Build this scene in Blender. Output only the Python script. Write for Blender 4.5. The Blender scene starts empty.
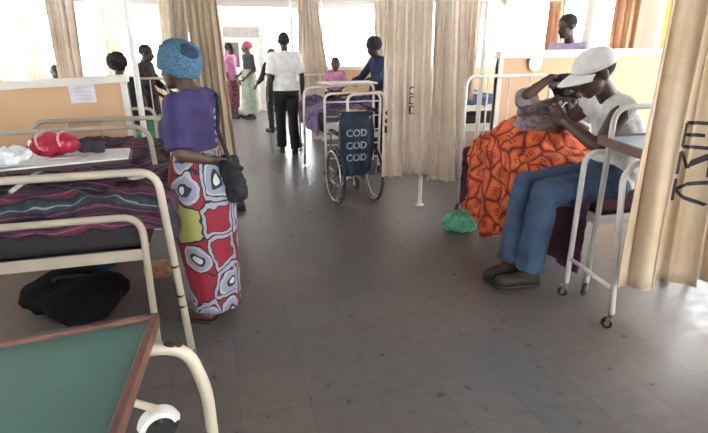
import bpy, bmesh, math, random
from mathutils import Vector, Matrix, noise
V = Vector
PI = math.pi
SC = bpy.context.scene
COL = SC.collection
rnd = random.Random(5)

# ------------------------------------------------------------------ materials
MATS = {}
def nodes_of(m):
    m.use_nodes = True
    return m.node_tree.nodes, m.node_tree.links, m.node_tree.nodes['Principled BSDF']
def mat(name, col, rough=.6, metal=0., var=.12, scale=12., bump=0., bscale=60., sheen=0., trans=0., spec=.5):
    if name in MATS: return MATS[name]
    m = bpy.data.materials.new(name)
    N, L, B = nodes_of(m)
    tc = N.new('ShaderNodeTexCoord')
    nz = N.new('ShaderNodeTexNoise'); nz.inputs['Scale'].default_value = scale; nz.inputs['Detail'].default_value = 4
    L.new(tc.outputs['Object'], nz.inputs['Vector'])
    rp = N.new('ShaderNodeValToRGB')
    a = [max(0, c*(1-var)) for c in col]; b = [min(1, c*(1+var)) for c in col]
    rp.color_ramp.elements[0].color = (*a, 1); rp.color_ramp.elements[1].color = (*b, 1)
    rp.color_ramp.elements[0].position = .3; rp.color_ramp.elements[1].position = .7
    L.new(nz.outputs['Fac'], rp.inputs['Fac']); L.new(rp.outputs['Color'], B.inputs['Base Color'])
    B.inputs['Roughness'].default_value = rough; B.inputs['Metallic'].default_value = metal
    B.inputs['Specular IOR Level'].default_value = spec
    if sheen: B.inputs['Sheen Weight'].default_value = sheen
    if bump:
        n2 = N.new('ShaderNodeTexNoise'); n2.inputs['Scale'].default_value = bscale
        L.new(tc.outputs['Object'], n2.inputs['Vector'])
        bp = N.new('ShaderNodeBump'); bp.inputs['Strength'].default_value = bump; bp.inputs['Distance'].default_value = .01
        L.new(n2.outputs['Fac'], bp.inputs['Height']); L.new(bp.outputs['Normal'], B.inputs['Normal'])
    if trans:
        out = N['Material Output']; tr = N.new('ShaderNodeBsdfTranslucent'); mx = N.new('ShaderNodeMixShader')
        mx.inputs[0].default_value = trans
        L.new(rp.outputs['Color'], tr.inputs['Color'])
        L.new(B.outputs[0], mx.inputs[1]); L.new(tr.outputs[0], mx.inputs[2]); L.new(mx.outputs[0], out.inputs['Surface'])
    MATS[name] = m
    return m
def ramp(N, stops, interp='LINEAR'):
    r = N.new('ShaderNodeValToRGB'); cr = r.color_ramp; cr.interpolation = interp
    while len(cr.elements) < len(stops): cr.elements.new(.5)
    for e, (p, c) in zip(cr.elements, stops): e.position = p; e.color = (*c, 1)
    return r
def mixc(N, L, fac, a, b, mode='MIX'):
    mx = N.new('ShaderNodeMix'); mx.data_type = 'RGBA'; mx.blend_type = mode
    for sock, v in ((mx.inputs[0], fac), (mx.inputs[6], a), (mx.inputs[7], b)):
        if isinstance(v, (int, float)): sock.default_value = v
        elif isinstance(v, tuple): sock.default_value = (*v, 1)
        else: L.new(v, sock)
    return mx.outputs[2]
def math_(N, L, op, a, b=0.):
    m = N.new('ShaderNodeMath'); m.operation = op
    for s, v in ((m.inputs[0], a), (m.inputs[1], b)):
        if isinstance(v, (int, float)): s.default_value = v
        else: L.new(v, s)
    return m.outputs[0]

def floor_mat():
    m = bpy.data.materials.new('vinyl_floor_tiles'); N, L, B = nodes_of(m)
    tc = N.new('ShaderNodeTexCoord'); mp = N.new('ShaderNodeMapping')
    mp.inputs['Location'].default_value = (-.3, -1.78, 0)
    L.new(tc.outputs['Object'], mp.inputs['Vector'])
    br = N.new('ShaderNodeTexBrick'); br.offset = 0; br.squash = 1
    br.inputs['Scale'].default_value = 1; br.inputs['Brick Width'].default_value = .314; br.inputs['Row Height'].default_value = .314
    br.inputs['Mortar Size'].default_value = .0022; br.inputs['Mortar Smooth'].default_value = .3
    br.inputs['Color1'].default_value = (.105, .101, .099, 1); br.inputs['Color2'].default_value = (.120, .115, .112, 1)
    br.inputs['Mortar'].default_value = (.072, .070, .069, 1); br.inputs['Bias'].default_value = 0
    L.new(mp.outputs[0], br.inputs['Vector'])
    n1 = N.new('ShaderNodeTexNoise'); n1.inputs['Scale'].default_value = .9; n1.inputs['Detail'].default_value = 5
    L.new(tc.outputs['Object'], n1.inputs['Vector'])
    r1 = ramp(N, [(.32, (.86, .92, 1.0)), (.60, (1.2, .98, .82))])
    L.new(n1.outputs['Fac'], r1.inputs['Fac'])
    c = mixc(N, L, .8, br.outputs['Color'], r1.outputs['Color'], 'MULTIPLY')
    n3 = N.new('ShaderNodeTexNoise'); n3.inputs['Scale'].default_value = 14; n3.inputs['Detail'].default_value = 8
    L.new(tc.outputs['Object'], n3.inputs['Vector'])
    r3 = ramp(N, [(.3, (.85, .85, .85)), (.7, (1.1, 1.1, 1.1))]); L.new(n3.outputs['Fac'], r3.inputs['Fac'])
    c = mixc(N, L, 1., c, r3.outputs['Color'], 'MULTIPLY')
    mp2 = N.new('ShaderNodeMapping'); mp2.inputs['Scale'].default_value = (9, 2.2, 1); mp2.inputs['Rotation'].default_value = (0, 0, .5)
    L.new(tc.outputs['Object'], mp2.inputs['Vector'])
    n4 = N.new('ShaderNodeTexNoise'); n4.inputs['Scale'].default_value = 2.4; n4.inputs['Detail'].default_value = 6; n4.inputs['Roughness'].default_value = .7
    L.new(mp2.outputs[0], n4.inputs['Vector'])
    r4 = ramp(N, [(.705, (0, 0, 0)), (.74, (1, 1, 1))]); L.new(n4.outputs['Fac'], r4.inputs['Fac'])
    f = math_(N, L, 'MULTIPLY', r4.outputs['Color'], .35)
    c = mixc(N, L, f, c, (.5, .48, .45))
    L.new(c, B.inputs['Base Color'])
    r5 = ramp(N, [(.3, (.27,)*3), (.7, (.44,)*3)]); L.new(n3.outputs['Fac'], r5.inputs['Fac'])
    L.new(r5.outputs['Color'], B.inputs['Roughness'])
    B.inputs['Specular IOR Level'].default_value = .42
    bp = N.new('ShaderNodeBump'); bp.inputs['Strength'].default_value = .15; bp.inputs['Distance'].default_value = .004
    L.new(n3.outputs['Fac'], bp.inputs['Height']); L.new(bp.outputs['Normal'], B.inputs['Normal'])
    return m

def wax_print():       # red / grey ring / yellow-green wrap skirt cloth
    m = bpy.data.materials.new('wax_print_cloth'); N, L, B = nodes_of(m)
    uv = N.new('ShaderNodeUVMap'); uv.uv_map = 'UVMap'
    nz = N.new('ShaderNodeTexNoise'); nz.inputs['Scale'].default_value = 7; L.new(uv.outputs[0], nz.inputs['Vector'])
    mad = N.new('ShaderNodeVectorMath'); mad.operation = 'MULTIPLY_ADD'; mad.inputs[1].default_value = (.12, .12, 0)
    L.new(nz.outputs['Color'], mad.inputs[0]); L.new(uv.outputs[0], mad.inputs[2])
    vo = N.new('ShaderNodeTexVoronoi'); vo.voronoi_dimensions = '2D'; vo.inputs['Scale'].default_value = 5.2; vo.inputs['Randomness'].default_value = .38
    L.new(mad.outputs[0], vo.inputs['Vector'])
    vd = N.new('ShaderNodeTexVoronoi'); vd.voronoi_dimensions = '2D'; vd.feature = 'DISTANCE_TO_EDGE'
    vd.inputs['Scale'].default_value = 5.2; vd.inputs['Randomness'].default_value = .38
    L.new(mad.outputs[0], vd.inputs['Vector'])
    rings = ramp(N, [(0, (.55, .53, .5)), (.10, (.02, .02, .03)), (.19, (.24, .25, .32)), (.34, (.38, .37, .42)), (.43, (.015, .012, .02)), (.46, (.24, .010, .026))], 'CONSTANT')
    L.new(vo.outputs['Distance'], rings.inputs['Fac'])
    sx = N.new('ShaderNodeSeparateColor'); L.new(vo.outputs['Color'], sx.inputs[0])
    solid = ramp(N, [(0, (.24, .010, .026)), (.45, (.32, .32, .10)), (.72, (.26, .010, .022))], 'CONSTANT'); L.new(sx.outputs[1], solid.inputs['Fac'])
    pick = math_(N, L, 'GREATER_THAN', sx.outputs[0], .66)
    c = mixc(N, L, pick, rings.outputs['Color'], solid.outputs['Color'])
    bnd = math_(N, L, 'MULTIPLY', math_(N, L, 'LESS_THAN', vd.outputs['Distance'], .13), math_(N, L, 'GREATER_THAN', sx.outputs[2], .45))
    c = mixc(N, L, bnd, c, (.30, .29, .35))
    inr = math_(N, L, 'LESS_THAN', math_(N, L, 'ABSOLUTE', math_(N, L, 'SUBTRACT', vd.outputs['Distance'], .14)), .016)
    c = mixc(N, L, math_(N, L, 'MULTIPLY', inr, math_(N, L, 'GREATER_THAN', sx.outputs[2], .45)), c, (.012, .01, .018))
    edge = math_(N, L, 'LESS_THAN', vd.outputs['Distance'], .024)
    c = mixc(N, L, edge, c, (.012, .01, .018))
    L.new(c, B.inputs['Base Color']); B.inputs['Roughness'].default_value = .75
    return m

def orange_print(name, base, dark, scale):
    m = bpy.data.materials.new(name); N, L, B = nodes_of(m)
    uv = N.new('ShaderNodeUVMap'); uv.uv_map = 'UVMap'
    nz = N.new('ShaderNodeTexNoise'); nz.inputs['Scale'].default_value = 5; L.new(uv.outputs[0], nz.inputs['Vector'])
    mad = N.new('ShaderNodeVectorMath'); mad.operation = 'MULTIPLY_ADD'; mad.inputs[1].default_value = (.08, .08, 0)
    L.new(nz.outputs['Color'], mad.inputs[0]); L.new(uv.outputs[0], mad.inputs[2])
    vd = N.new('ShaderNodeTexVoronoi'); vd.voronoi_dimensions = '2D'; vd.feature = 'DISTANCE_TO_EDGE'; vd.inputs['Scale'].default_value = scale
    L.new(mad.outputs[0], vd.inputs['Vector'])
    vo = N.new('ShaderNodeTexVoronoi'); vo.voronoi_dimensions = '2D'; vo.inputs['Scale'].default_value = scale
    L.new(mad.outputs[0], vo.inputs['Vector'])
    r = ramp(N, [(0, dark), (.05, tuple(d*1.6 for d in dark)), (.075, tuple((a+b)*.5 for a, b in zip(dark, base))), (.14, base), (.3, tuple(min(1, b*1.15) for b in base))], 'LINEAR')
    L.new(vd.outputs['Distance'], r.inputs['Fac'])
    wv = N.new('ShaderNodeTexWave'); wv.inputs['Scale'].default_value = scale*2.2; wv.inputs['Distortion'].default_value = 4
    L.new(uv.outputs[0], wv.inputs['Vector'])
    s1 = math_(N, L, 'LESS_THAN', vo.outputs['Distance'], .22)
    s2 = math_(N, L, 'GREATER_THAN', wv.outputs['Fac'], .6)
    f = math_(N, L, 'MULTIPLY', s1, s2)
    c = mixc(N, L, f, r.outputs['Color'], tuple(d*1.4 for d in dark))
    n2 = N.new('ShaderNodeTexNoise'); n2.inputs['Scale'].default_value = 9; L.new(uv.outputs[0], n2.inputs['Vector'])
    r2 = ramp(N, [(.35, (.75, .6, .55)), (.62, (1, 1, 1))]); L.new(n2.outputs['Fac'], r2.inputs['Fac'])
    c = mixc(N, L, 1., c, r2.outputs['Color'], 'MULTIPLY')
    L.new(c, B.inputs['Base Color']); B.inputs['Roughness'].default_value = .8
    return m

def striped_blanket():
    m = bpy.data.materials.new('striped_wool_blanket'); N, L, B = nodes_of(m)
    uv = N.new('ShaderNodeUVMap'); uv.uv_map = 'UVMap'
    nz = N.new('ShaderNodeTexNoise'); nz.inputs['Scale'].default_value = 2.2; nz.inputs['Detail'].default_value = 3; L.new(uv.outputs[0], nz.inputs['Vector'])
    mad = N.new('ShaderNodeVectorMath'); mad.operation = 'MULTIPLY_ADD'; mad.inputs[1].default_value = (.25, .25, 0)
    L.new(nz.outputs['Color'], mad.inputs[0]); L.new(uv.outputs[0], mad.inputs[2])
    sx = N.new('ShaderNodeSeparateXYZ'); L.new(mad.outputs[0], sx.inputs[0])
    f = math_(N, L, 'FRACT', math_(N, L, 'MULTIPLY', sx.outputs[1], 4.6))
    bl = (.022, .018, .024); pu = (.13, .03, .075); pk = (.26, .11, .19); te = (.025, .042, .052); gr = (.2, .2, .22); rd = (.15, .022, .05)
    r = ramp(N, [(0, bl), (.1, pu), (.16, bl), (.22, te), (.30, gr), (.33, te), (.42, bl), (.5, rd), (.60, pk), (.635, pu), (.70, bl), (.76, pu), (.83, te), (.88, rd), (.95, bl)], 'CONSTANT')
    L.new(f, r.inputs['Fac'])
    n2 = N.new('ShaderNodeTexNoise'); n2.inputs['Scale'].default_value = 40; L.new(uv.outputs[0], n2.inputs['Vector'])
    r2 = ramp(N, [(.3, (.7,)*3), (.7, (1.2,)*3)]); L.new(n2.outputs['Fac'], r2.inputs['Fac'])
    c = mixc(N, L, 1., r.outputs['Color'], r2.outputs['Color'], 'MULTIPLY')
    L.new(c, B.inputs['Base Color']); B.inputs['Roughness'].default_value = .9
    return m

def curtain_mat(name, col, trans=.25):
    m = bpy.data.materials.new(name); N, L, B = nodes_of(m)
    tc = N.new('ShaderNodeTexCoord')
    mp = N.new('ShaderNodeMapping'); mp.inputs['Scale'].default_value = (1, 1, .8); L.new(tc.outputs['Object'], mp.inputs[0])
    nz = N.new('ShaderNodeTexNoise'); nz.inputs['Scale'].default_value = 26; nz.inputs['Detail'].default_value = 6; L.new(mp.outputs[0], nz.inputs['Vector'])
    r = ramp(N, [(.35, tuple(c*.94 for c in col)), (.65, tuple(min(1, c*1.05) for c in col))]); L.new(nz.outputs['Fac'], r.inputs['Fac'])
    n2 = N.new('ShaderNodeTexNoise'); n2.inputs['Scale'].default_value = 2.2; L.new(tc.outputs['Object'], n2.inputs['Vector'])
    r2 = ramp(N, [(.35, (.88, .82, .74)), (.65, (1, 1, 1))]); L.new(n2.outputs['Fac'], r2.inputs['Fac'])
    c = mixc(N, L, 1., r.outputs['Color'], r2.outputs['Color'], 'MULTIPLY')
    L.new(c, B.inputs['Base Color']); B.inputs['Roughness'].default_value = .85
    out = N['Material Output']; tr = N.new('ShaderNodeBsdfTranslucent'); mx = N.new('ShaderNodeMixShader'); mx.inputs[0].default_value = trans
    L.new(c, tr.inputs['Color']); L.new(B.outputs[0], mx.inputs[1]); L.new(tr.outputs[0], mx.inputs[2]); L.new(mx.outputs[0], out.inputs['Surface'])
    return m

CREAM = mat('cream_enamel_paint', (.47, .41, .32), .38, var=.10, scale=9, bump=.05)
WHITE_ENAMEL = mat('white_enamel_paint', (.78, .76, .72), .35, var=.06, scale=9)
CHIP = mat('rust_chip', (.03, .012, .01), .8)
WALLP = mat('white_wall_paint', (.80, .76, .68), .8, var=.04, scale=3)
CEILP = mat('ceiling_paint', (.62, .60, .58), .85, var=.03, scale=2)
ORANGEP = mat('peach_panel_paint', (.72, .46, .27), .75, var=.05, scale=2.5)
SILLP = mat('cream_trim_paint', (.82, .78, .70), .6, var=.04, scale=4)
CUR = curtain_mat('tan_curtain_cloth', (.92, .85, .77), .35)
CURN = curtain_mat('gold_tan_curtain_cloth', (.66, .54, .40), .25)
CURO = curtain_mat('peach_curtain_cloth', (.62, .40, .26), .25)
CURY = curtain_mat('yellow_curtain_cloth', (.78, .66, .32), .5)
CURW = curtain_mat('sheer_white_curtain_cloth', (.88, .84, .77), .65)
INK = mat('black_stencil_ink', (.03, .03, .035), .8)
WHITEINK = mat('white_stencil_ink', (.75, .77, .8), .7)
SKIN = mat('dark_brown_skin', (.085, .042, .028), .48, var=.12, scale=20)
SKIN2 = mat('deep_brown_skin', (.055, .03, .022), .5, var=.1, scale=20)
HAIR = mat('black_hair', (.012, .010, .010), .85, bump=.6, bscale=160)
BLACKC = mat('black_cloth', (.013, .013, .016), .8, bump=.15)
BLACKR = mat('black_rubber', (.02, .02, .021), .6)
STEEL = mat('brushed_steel', (.5, .5, .5), .3, metal=1.)
DARKST = mat('dark_steel', (.16, .16, .17), .4, metal=.8)
EYEW = mat('eye_white', (.7, .66, .6), .3)
DENIM = mat('blue_denim', (.045, .08, .145), .85, var=.35, scale=7, bump=.2, bscale=300)
WHITEC = mat('white_cotton', (.80, .79, .77), .8, bump=.15, bscale=200)
MATT = mat('dark_mattress_cover', (.018, .016, .02), .7)
WOOD = mat('reddish_wood_trim', (.14, .058, .040), .45, var=.3, scale=14)
GREENV = mat('green_vinyl_top', (.07, .165, .135), .42, var=.12, scale=6)

# ------------------------------------------------------------------ object helpers
def props(o, label=None, cat=None, group=None, kind=None):
    if label: o['label'] = label
    if cat: o['category'] = cat
    if group: o['group'] = group
    if kind: o['kind'] = kind
    return o
def thing(name, label, cat, loc=(0, 0, 0), rz=0., group=None):
    o = bpy.data.objects.new(name, None); COL.objects.link(o); o.location = loc; o.rotation_euler = (0, 0, rz)
    o.empty_display_size = .1
    return props(o, label, cat, group)
def obj(name, bm, m, parent=None, smooth=True, bevel=0., label=None, local=False):
    """bm is in world space; when parented it is kept in place under its (unrotated) parent"""
    me = bpy.data.meshes.new(name)
    if not local and parent is not None:
        off = parent.location.copy(); p = parent.parent
        while p is not None: off += p.location; p = p.parent
        bmesh.ops.translate(bm, verts=bm.verts, vec=-off)
    bmesh.ops.recalc_face_normals(bm, faces=bm.faces)
    bm.to_mesh(me); bm.free()
    o = bpy.data.objects.new(name, me); COL.objects.link(o)
    for x in (m if isinstance(m, (list, tuple)) else [m]): me.materials.append(x)
    if smooth:
        for p in me.polygons: p.use_smooth = True
        if smooth == 'auto':
            md = o.modifiers.new('edge', 'EDGE_SPLIT'); md.split_angle = math.radians(38)
    if bevel:
        b = o.modifiers.new('bevel', 'BEVEL'); b.width = bevel; b.segments = 2; b.limit_method = 'ANGLE'
    if parent is not None: o.parent = parent
    if label: o['label'] = label
    return o
def pieces(name, bm, m, parent, **k):
    """every loose piece of bm becomes its own object of that name"""
    seen = set(); out = []
    bm.verts.ensure_lookup_table()
    for v in bm.verts:
        if v in seen: continue
        st = [v]; grp = set([v])
        while st:
            x = st.pop()
            for e in x.link_edges:
                y = e.other_vert(x)
                if y not in grp: grp.add(y); st.append(y)
        seen |= grp
        nb = bmesh.new(); mp = {q: nb.verts.new(q.co) for q in grp}
        for f in {f for q in grp for f in q.link_faces}: nb.faces.new([mp[q] for q in f.verts])
        out.append(obj(name, nb, m, parent, **k))
    bm.free(); return out
def BM(): return bmesh.new()
def box(bm, c, s, rot=None, mi=0):
    M = Matrix.Translation(V(c)) @ (rot.to_4x4() if rot is not None else Matrix.Identity(4)) @ Matrix.Diagonal((s[0], s[1], s[2], 1))
    r = bmesh.ops.create_cube(bm, size=1, matrix=M)
    if mi:
        for v in r['verts']:
            for f in v.link_faces: f.material_index = mi
    return r['verts']
def bx(x0, x1, y0, y1, z0, z1):
    bm = BM(); box(bm, ((x0+x1)/2, (y0+y1)/2, (z0+z1)/2), (x1-x0, y1-y0, z1-z0)); return bm
def boxb(bm, x0, x1, y0, y1, z0, z1, mi=0): return box(bm, ((x0+x1)/2, (y0+y1)/2, (z0+z1)/2), (x1-x0, y1-y0, z1-z0), mi=mi)
def fillet(pts, r, n=6):
    pts = [V(p) for p in pts]; out = [pts[0]]
    for i in range(1, len(pts)-1):
        a, b, c = pts[i-1], pts[i], pts[i+1]
        d1 = (a-b); d2 = (c-b); rr = min(r, d1.length*.49, d2.length*.49)
        p0 = b+d1.normalized()*rr; p1 = b+d2.normalized()*rr
        for k in range(n+1):
            t = k/n; out.append(p0*(1-t)**2+b*2*t*(1-t)+p1*t*t)
    out.append(pts[-1]); return out
def tube(bm, pts, r, seg=10, closed=False):
    pts = [V(p) for p in pts]; n = len(pts); rings = []
    up = None
    for i, p in enumerate(pts):
        if closed: t = (pts[(i+1) % n]-pts[i-1]).normalized()
        else: t = (pts[min(i+1, n-1)]-pts[max(i-1, 0)]).normalized()
        if up is None: up = V((0, 0, 1)) if abs(t.z) < .9 else V((1, 0, 0))
        s = t.cross(up).normalized(); up = s.cross(t).normalized()
        rr = r[i] if isinstance(r, (list, tuple)) else r
        rings.append([bm.verts.new(p+(s*math.cos(2*PI*k/seg)+up*math.sin(2*PI*k/seg))*rr) for k in range(seg)])
    m = n if closed else n-1
    for i in range(m):
        a, b = rings[i], rings[(i+1) % n]
        for k in range(seg): bm.faces.new((a[k], a[(k+1) % seg], b[(k+1) % seg], b[k]))
    if not closed: bm.faces.new(rings[0][::-1]); bm.faces.new(rings[-1])
def loft(bm, rings, cap=True, uvs=None):
    vs = [[bm.verts.new(p) for p in r] for r in rings]; n = len(vs[0])
    uvl = (bm.loops.layers.uv.get('UVMap') or bm.loops.layers.uv.new('UVMap')) if uvs else None
    for i in range(len(vs)-1):
        for k in range(n):
            k2 = (k+1) % n
            f = bm.faces.new((vs[i][k], vs[i][k2], vs[i+1][k2], vs[i+1][k]))
            if uvs:
                for l, (a, b) in zip(f.loops, ((i, k), (i, k+1), (i+1, k+1), (i+1, k))): l[uvl].uv = uvs(a, b)
    if cap: bm.faces.new(vs[0][::-1]); bm.faces.new(vs[-1])
def lathe(bm, prof, c, axis=(0, 0, 1), seg=20):
    w = V(axis).normalized(); s = w.orthogonal().normalized(); t = w.cross(s); c = V(c)
    loft(bm, [[c+w*z+(s*math.cos(2*PI*k/seg)+t*math.sin(2*PI*k/seg))*max(r, .0005) for k in range(seg)] for r, z in prof])
def ecap(bm, a, b, ra, rb, side=None, flat=1., fa=False, fb=False, seg=16):
    """rounded (or flat ended) tapered limb, elliptical across"""
    a, b = V(a), V(b); w = (b-a); ln = w.length; w = w/ln if ln > 1e-6 else V((0, 0, 1))
    if side is None: u = w.orthogonal().normalized()
    else: u = (V(side)-w*V(side).dot(w)).normalized()
    v = w.cross(u)
    rings = []; q = 5
    def ring(c, r): rings.append([c+u*math.cos(2*PI*k/seg)*r+v*math.sin(2*PI*k/seg)*r*flat for k in range(seg)])
    if not fa:
        for i in range(1, q): t = i/q*PI/2; ring(a-w*ra*math.cos(t)*min(1, flat+.1), ra*math.sin(t))
    ring(a, ra)
    for i in range(1, 4): ring(a+(b-a)*i/4, ra+(rb-ra)*i/4)
    ring(b, rb)
    if not fb:
        for i in range(q-1, 0, -1): t = i/q*PI/2; ring(b+w*rb*math.cos(t)*min(1, flat+.1), rb*math.sin(t))
    loft(bm, rings)
def ell(bm, c, f, u, rs, seg=20):
    """ellipsoid: f forward, u up, rs=(side, forward, up)"""
    f = V(f).normalized(); u = (V(u)-f*V(u).dot(f)).normalized(); s = f.cross(u)
    M = Matrix((( s.x*rs[0], f.x*rs[1], u.x*rs[2], c[0]), (s.y*rs[0], f.y*rs[1], u.y*rs[2], c[1]), (s.z*rs[0], f.z*rs[1], u.z*rs[2], c[2]), (0, 0, 0, 1)))
    return bmesh.ops.create_uvsphere(bm, u_segments=seg, v_segments=seg*2//3, radius=1, matrix=M)['verts']
def fuse(bm, voxel, smooth=4, wr=0., wscale=8., fold=0., seed=0):
    """voxel-fuse overlapping closed shapes into one continuous skin, then wrinkle it"""
    me = bpy.data.meshes.new('tmp'); bm.to_mesh(me); bm.free()
    o = bpy.data.objects.new('tmp', me); COL.objects.link(o)
    r = o.modifiers.new('r', 'REMESH'); r.mode = 'VOXEL'; r.voxel_size = voxel
    if smooth: s = o.modifiers.new('s', 'SMOOTH'); s.iterations = smooth; s.factor = .5
    dg = bpy.context.evaluated_depsgraph_get(); dg.update()
    ev = o.evaluated_get(dg); m2 = bpy.data.meshes.new_from_object(ev)
    b = BM(); b.from_mesh(m2); bpy.data.objects.remove(o); bpy.data.meshes.remove(me); bpy.data.meshes.remove(m2)
    if wr or fold:
        b.normal_update(); off = V((seed*3.1, seed*1.7, seed))
        for v in b.verts:
            d = 0
            if wr: d += wr*noise.fractal(v.co*wscale+off, .7, 2.1, 3)
            if fold:
                q = v.co+off; n = noise.noise(V((q.x*3, q.y*3, q.z*2)))
                d += fold*math.sin(q.z*26+n*14+math.sin(q.x*9)*2)
            v.co += v.normal*d
    return b
def subdivide_copy(root, loc, rz, label=None):
    r = root.copy(); COL.objects.link(r); r.location = loc; r.rotation_euler = (0, 0, rz)
    if label: r['label'] = label
    for ch in list(root.children):
        c = ch.copy(); COL.objects.link(c); c.parent = r
        for g in ch.children:
            d = g.copy(); COL.objects.link(d); d.parent = c
    return r
def text_bm(s, size, M, depth=.0015):
    cu = bpy.data.curves.new('t', 'FONT'); cu.body = s; cu.size = size; cu.extrude = depth; cu.align_x = 'CENTER'; cu.align_y = 'CENTER'; cu.offset = size*.02
    o = bpy.data.objects.new('t', cu); COL.objects.link(o)
    dg = bpy.context.evaluated_depsgraph_get(); dg.update()
    me = bpy.data.meshes.new_from_object(o.evaluated_get(dg)); bpy.data.objects.remove(o); bpy.data.curves.remove(cu)
    b = BM(); b.from_mesh(me); bpy.data.meshes.remove(me); b.transform(M); return b

# ------------------------------------------------------------------ room
GLASS = bpy.data.materials.new('window_glass'); N, L, B = nodes_of(GLASS)
N.remove(B); out = N['Material Output']; ta = N.new('ShaderNodeBsdfTransparent'); ga = N.new('ShaderNodeBsdfGlossy'); ga.inputs['Roughness'].default_value = .05
mx = N.new('ShaderNodeMixShader'); mx.inputs[0].default_value = .04
L.new(ta.outputs[0], mx.inputs[1]); L.new(ga.outputs[0], mx.inputs[2]); L.new(mx.outputs[0], out.inputs['Surface'])
X0, X1, Y0, Y1, ZC = -4.8, 5.8, -3.4, 13.0, 2.5
def struct(name, bm, m, **k):
    o = obj(name, bm, m, smooth=False, **k); o['kind'] = 'structure'; return o
struct('floor', bx(X0-.2, X1+.2, Y0-.2, Y1+.2, -.1, 0), floor_mat())
bm = bx(X0-.2, X1+.2, Y0-.2, Y1+.2, ZC, ZC+.12)
struct('ceiling', bm, CEILP)
n = 1
for i, y in enumerate([9.4, 11.2, 5.6]):
    struct('trim_%d' % n, bx(X0, X1, y-.11, y+.11, ZC-.13, ZC-.001), CEILP); n += 1

def window_wall(name, axis, pos, a0, a1, openings, sill, head, m, wn):
    """wall along axis with openings; glazing bars and panes are windows of their own"""
    bm = BM(); t = .2
    sgn = 1 if pos > 0 else -1
    p0, p1 = (pos, pos+t*sgn) if sgn > 0 else (pos-t, pos)
    def B(u0, u1, z0, z1, tgt=bm, q0=None, q1=None):
        if u1-u0 < .001: return
        q0_ = p0 if q0 is None else q0; q1_ = p1 if q1 is None else q1
        if axis == 'x': boxb(tgt, u0, u1, q0_, q1_, z0, z1)
        else: boxb(tgt, q0_, q1_, u0, u1, z0, z1)
    cur = a0
    for (u0, u1) in openings:
        B(cur, u0, 0, ZC); B(u0, u1, 0, sill); B(u0, u1, head, ZC); cur = u1
    B(cur, a1, 0, ZC)
    struct(name, bm, m)
    mid = (p0+p1)/2
    for (u0, u1) in openings:
        f = BM()
        k = max(1, round((u1-u0)/.9))
        for j in range(k+1):
            u = u0+.02+(u1-u0-.04)*j/k; B(u-.02, u+.02, sill, head, f, mid-.02, mid+.02)
        for z in (sill+.02, sill+(head-sill)*.68, head-.02): B(u0, u1, z-.02, z+.02, f, mid-.021, mid+.021)
        wo = struct('window_%d' % wn[0], f, SILLP)
        s = BM(); B(u0-.05, u1+.05, sill-.04, sill, s, p0-.06*sgn if sgn > 0 else p1+.06, p1 if sgn > 0 else p0)
        so = obj('window_sill', s, SILLP, wo, smooth=False)
        g_ = BM(); B(u0, u1, sill, head, g_, mid-.003, mid+.003); obj('window_pane', g_, GLASS, wo, smooth=False)
        wn[0] += 1
WN = [1]
window_wall('wall_right', 'y', X1, Y0, Y1, [(-3.0, -.4), (0, 2.9), (3.3, 5.55), (5.95, 8.7), (9.1, 12.6)], .95, 2.32, WALLP, WN)
window_wall('wall_left', 'y', X0, Y0, Y1, [(3.3, 5.8), (6.2, 8.7), (9.1, 12.6)], .95, 2.32, WALLP, WN)
window_wall('wall_back', 'x', Y0, X0-.2, X1+.2, [(-1.6, 1.4), (2.2, 5.2)], .95, 2.32, WALLP, WN)
window_wall('wall_far', 'x', Y1, X0-.2, X1+.2, [(-4.7, -2.4), (-2.3, -.05), (1.6, 3.9), (4.2, 5.7)], .9, 2.42, WALLP, WN)
# door in the far wall (closed leaf, grey lintel panel)
d = BM(); boxb(d, .3, 1.28, 12.93, 13.0, 0, 2.1)
do = struct('door_1', d, mat('pale_grey_door_paint', (.55, .53, .50), .6))
dd = BM(); boxb(dd, .42, 1.16, 12.90, 12.935, .05, 1.72); obj('door_leaf', dd, mat('white_door_paint', (.72, .70, .66), .5), do, smooth=False)
dd = BM(); boxb(dd, .34, 1.2, 12.91, 12.935, 1.8, 2.04); obj('transom_panel', dd, mat('grey_transom', (.33, .31, .29), .5), do, smooth=False)
dd = BM(); boxb(dd, .36, .68, 12.89, 12.91, 1.1, 1.68); obj('door_glass', dd, mat('dark_door_glass', (.13, .11, .10), .2), do, smooth=False)
dd = BM(); lathe(dd, [(.012, 0), (.012, .05), (.03, .055), (.03, .08), (.001, .085)], (1.1, 12.9, 1.0), (0, -1, 0)); obj('door_handle', dd, STEEL, do)

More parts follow.
